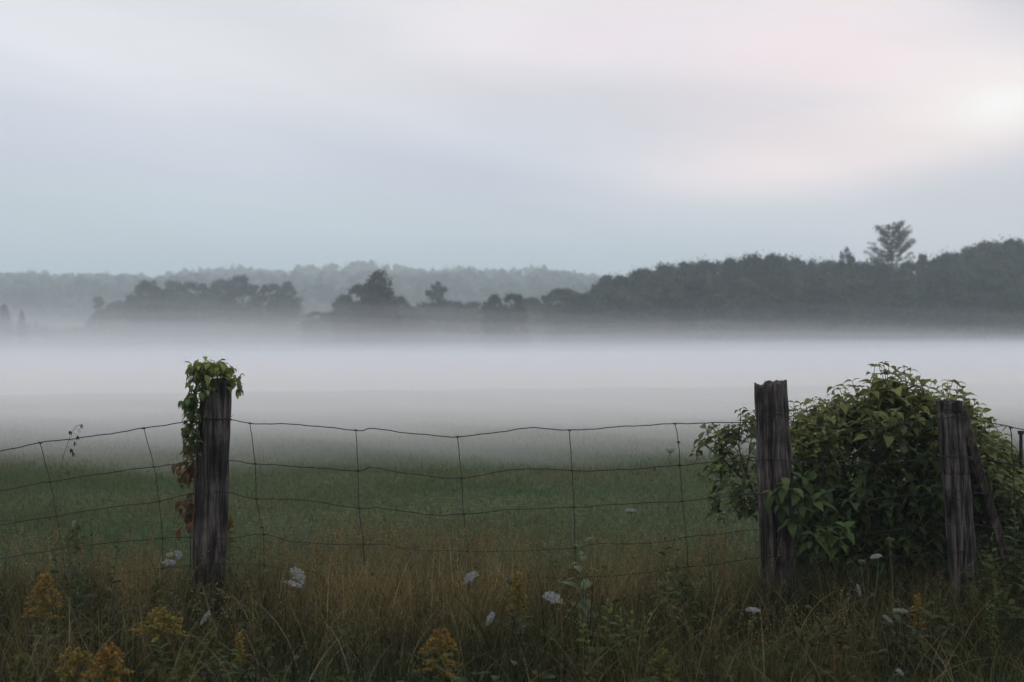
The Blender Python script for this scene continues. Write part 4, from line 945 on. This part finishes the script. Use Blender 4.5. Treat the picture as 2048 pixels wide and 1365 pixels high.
def fog_layer(top, ynear, dens, k, yfar=128, feather=14, wob=0.12, tilt=0.0, tint=(0.965, 0.971, 1.0)):
    """closed body of fog: flat underside below the ground, gently rolling top, wedge-shaped front"""
    xs = np.linspace(-150, 150, 61); ys = np.concatenate([np.linspace(0, feather, 10), feather + np.linspace(0, 1, 26)[1:] * (yfar - ynear - feather)])
    nx, ny = len(xs), len(ys); X, T = np.meshgrid(xs, ys); nearx = ynear + 0.12 * np.abs(X) + 1.6 * np.sin(X * 0.13 + k) ; Yc = nearx + T * (yfar - nearx) / (yfar - ynear)
    zt = top + wob * (wavy(X, Yc, 0.05, k) + 0.65 * wavy(X, Yc, 0.15, 2.0 * k)) + tilt * np.clip(X / np.maximum(Yc, 1), -0.5, 0.5)
    f = sstep(T / feather); e = sstep((yfar - Yc) / 12)
    zt = -2.9 + (zt + 2.9) * 1.0
    lo = gz(X, Yc) - 0.15
    Z = lo + (zt - lo) * np.minimum(f, np.maximum(e, 0.02)); Z = np.maximum(Z, lo + 0.003)
    g = G(); a = np.arange(nx * ny).reshape(ny, nx)
    top_v = np.stack([X, Yc, Z], -1).reshape(-1, 3); bot_v = np.stack([X, Yc, np.full_like(X, -3.05 + 0.01 * k)], -1).reshape(-1, 3)
    q = np.stack([a[:-1, :-1], a[:-1, 1:], a[1:, 1:], a[1:, :-1]], -1).reshape(-1, 4); n_ = nx * ny
    qb = q[:, ::-1] + n_; side = []
    for ed, rev in ((a[0], False), (a[-1], True), (a[:, 0], True), (a[:, -1], False)):
        for u, w_ in zip(ed[:-1], ed[1:]): side.append((u, u + n_, w_ + n_, w_) if not rev else (w_, w_ + n_, u + n_, u))
    g.add(np.concatenate([top_v, bot_v]), np.concatenate([q, qb, np.array(side)]))
    tag(link('fog_bank', g.mesh('fog_bank', vol_mat('fog', dens, tint))), 'low white fog lying in layers over the far side of the field', 'fog', 'layers of the low fog bank', 'stuff')
fog_layer(0.55, 11.0, 0.165, 1, wob=0.05, feather=6, yfar=47, tint=(0.965, 0.948, 0.942))
fog_layer(0.95, 15.5, 0.040, 2, wob=0.08, feather=10, yfar=50, tint=(0.965, 0.948, 0.942))
fog_layer(-0.3, 39.0, 0.030, 3, wob=0.10, tilt=0.5)
fog_layer(0.25, 39.5, 0.020, 4, wob=0.12, tilt=0.5)
fog_layer(0.7, 40.0, 0.014, 5, wob=0.14, tilt=0.5)
fog_layer(1.05, 41.0, 0.010, 6, wob=0.14, tilt=0.4)
fog_layer(1.35, 42.0, 0.007, 7, wob=0.16, tilt=0.3)
for k, (tp, dn) in enumerate(((1.7, 0.0036), (2.0, 0.0032), (2.35, 0.0028), (2.8, 0.0022), (3.3, 0.0018), (4.0, 0.0013), (5.0, 0.0009))):
    fog_layer(tp, 44.0 + 2 * k, dn, 8 + k, wob=0.22 + 0.05 * k, tilt=0.1 - 0.42 * k, yfar=(130, 136, 142, 148, 158, 200, 250)[k], feather=16)
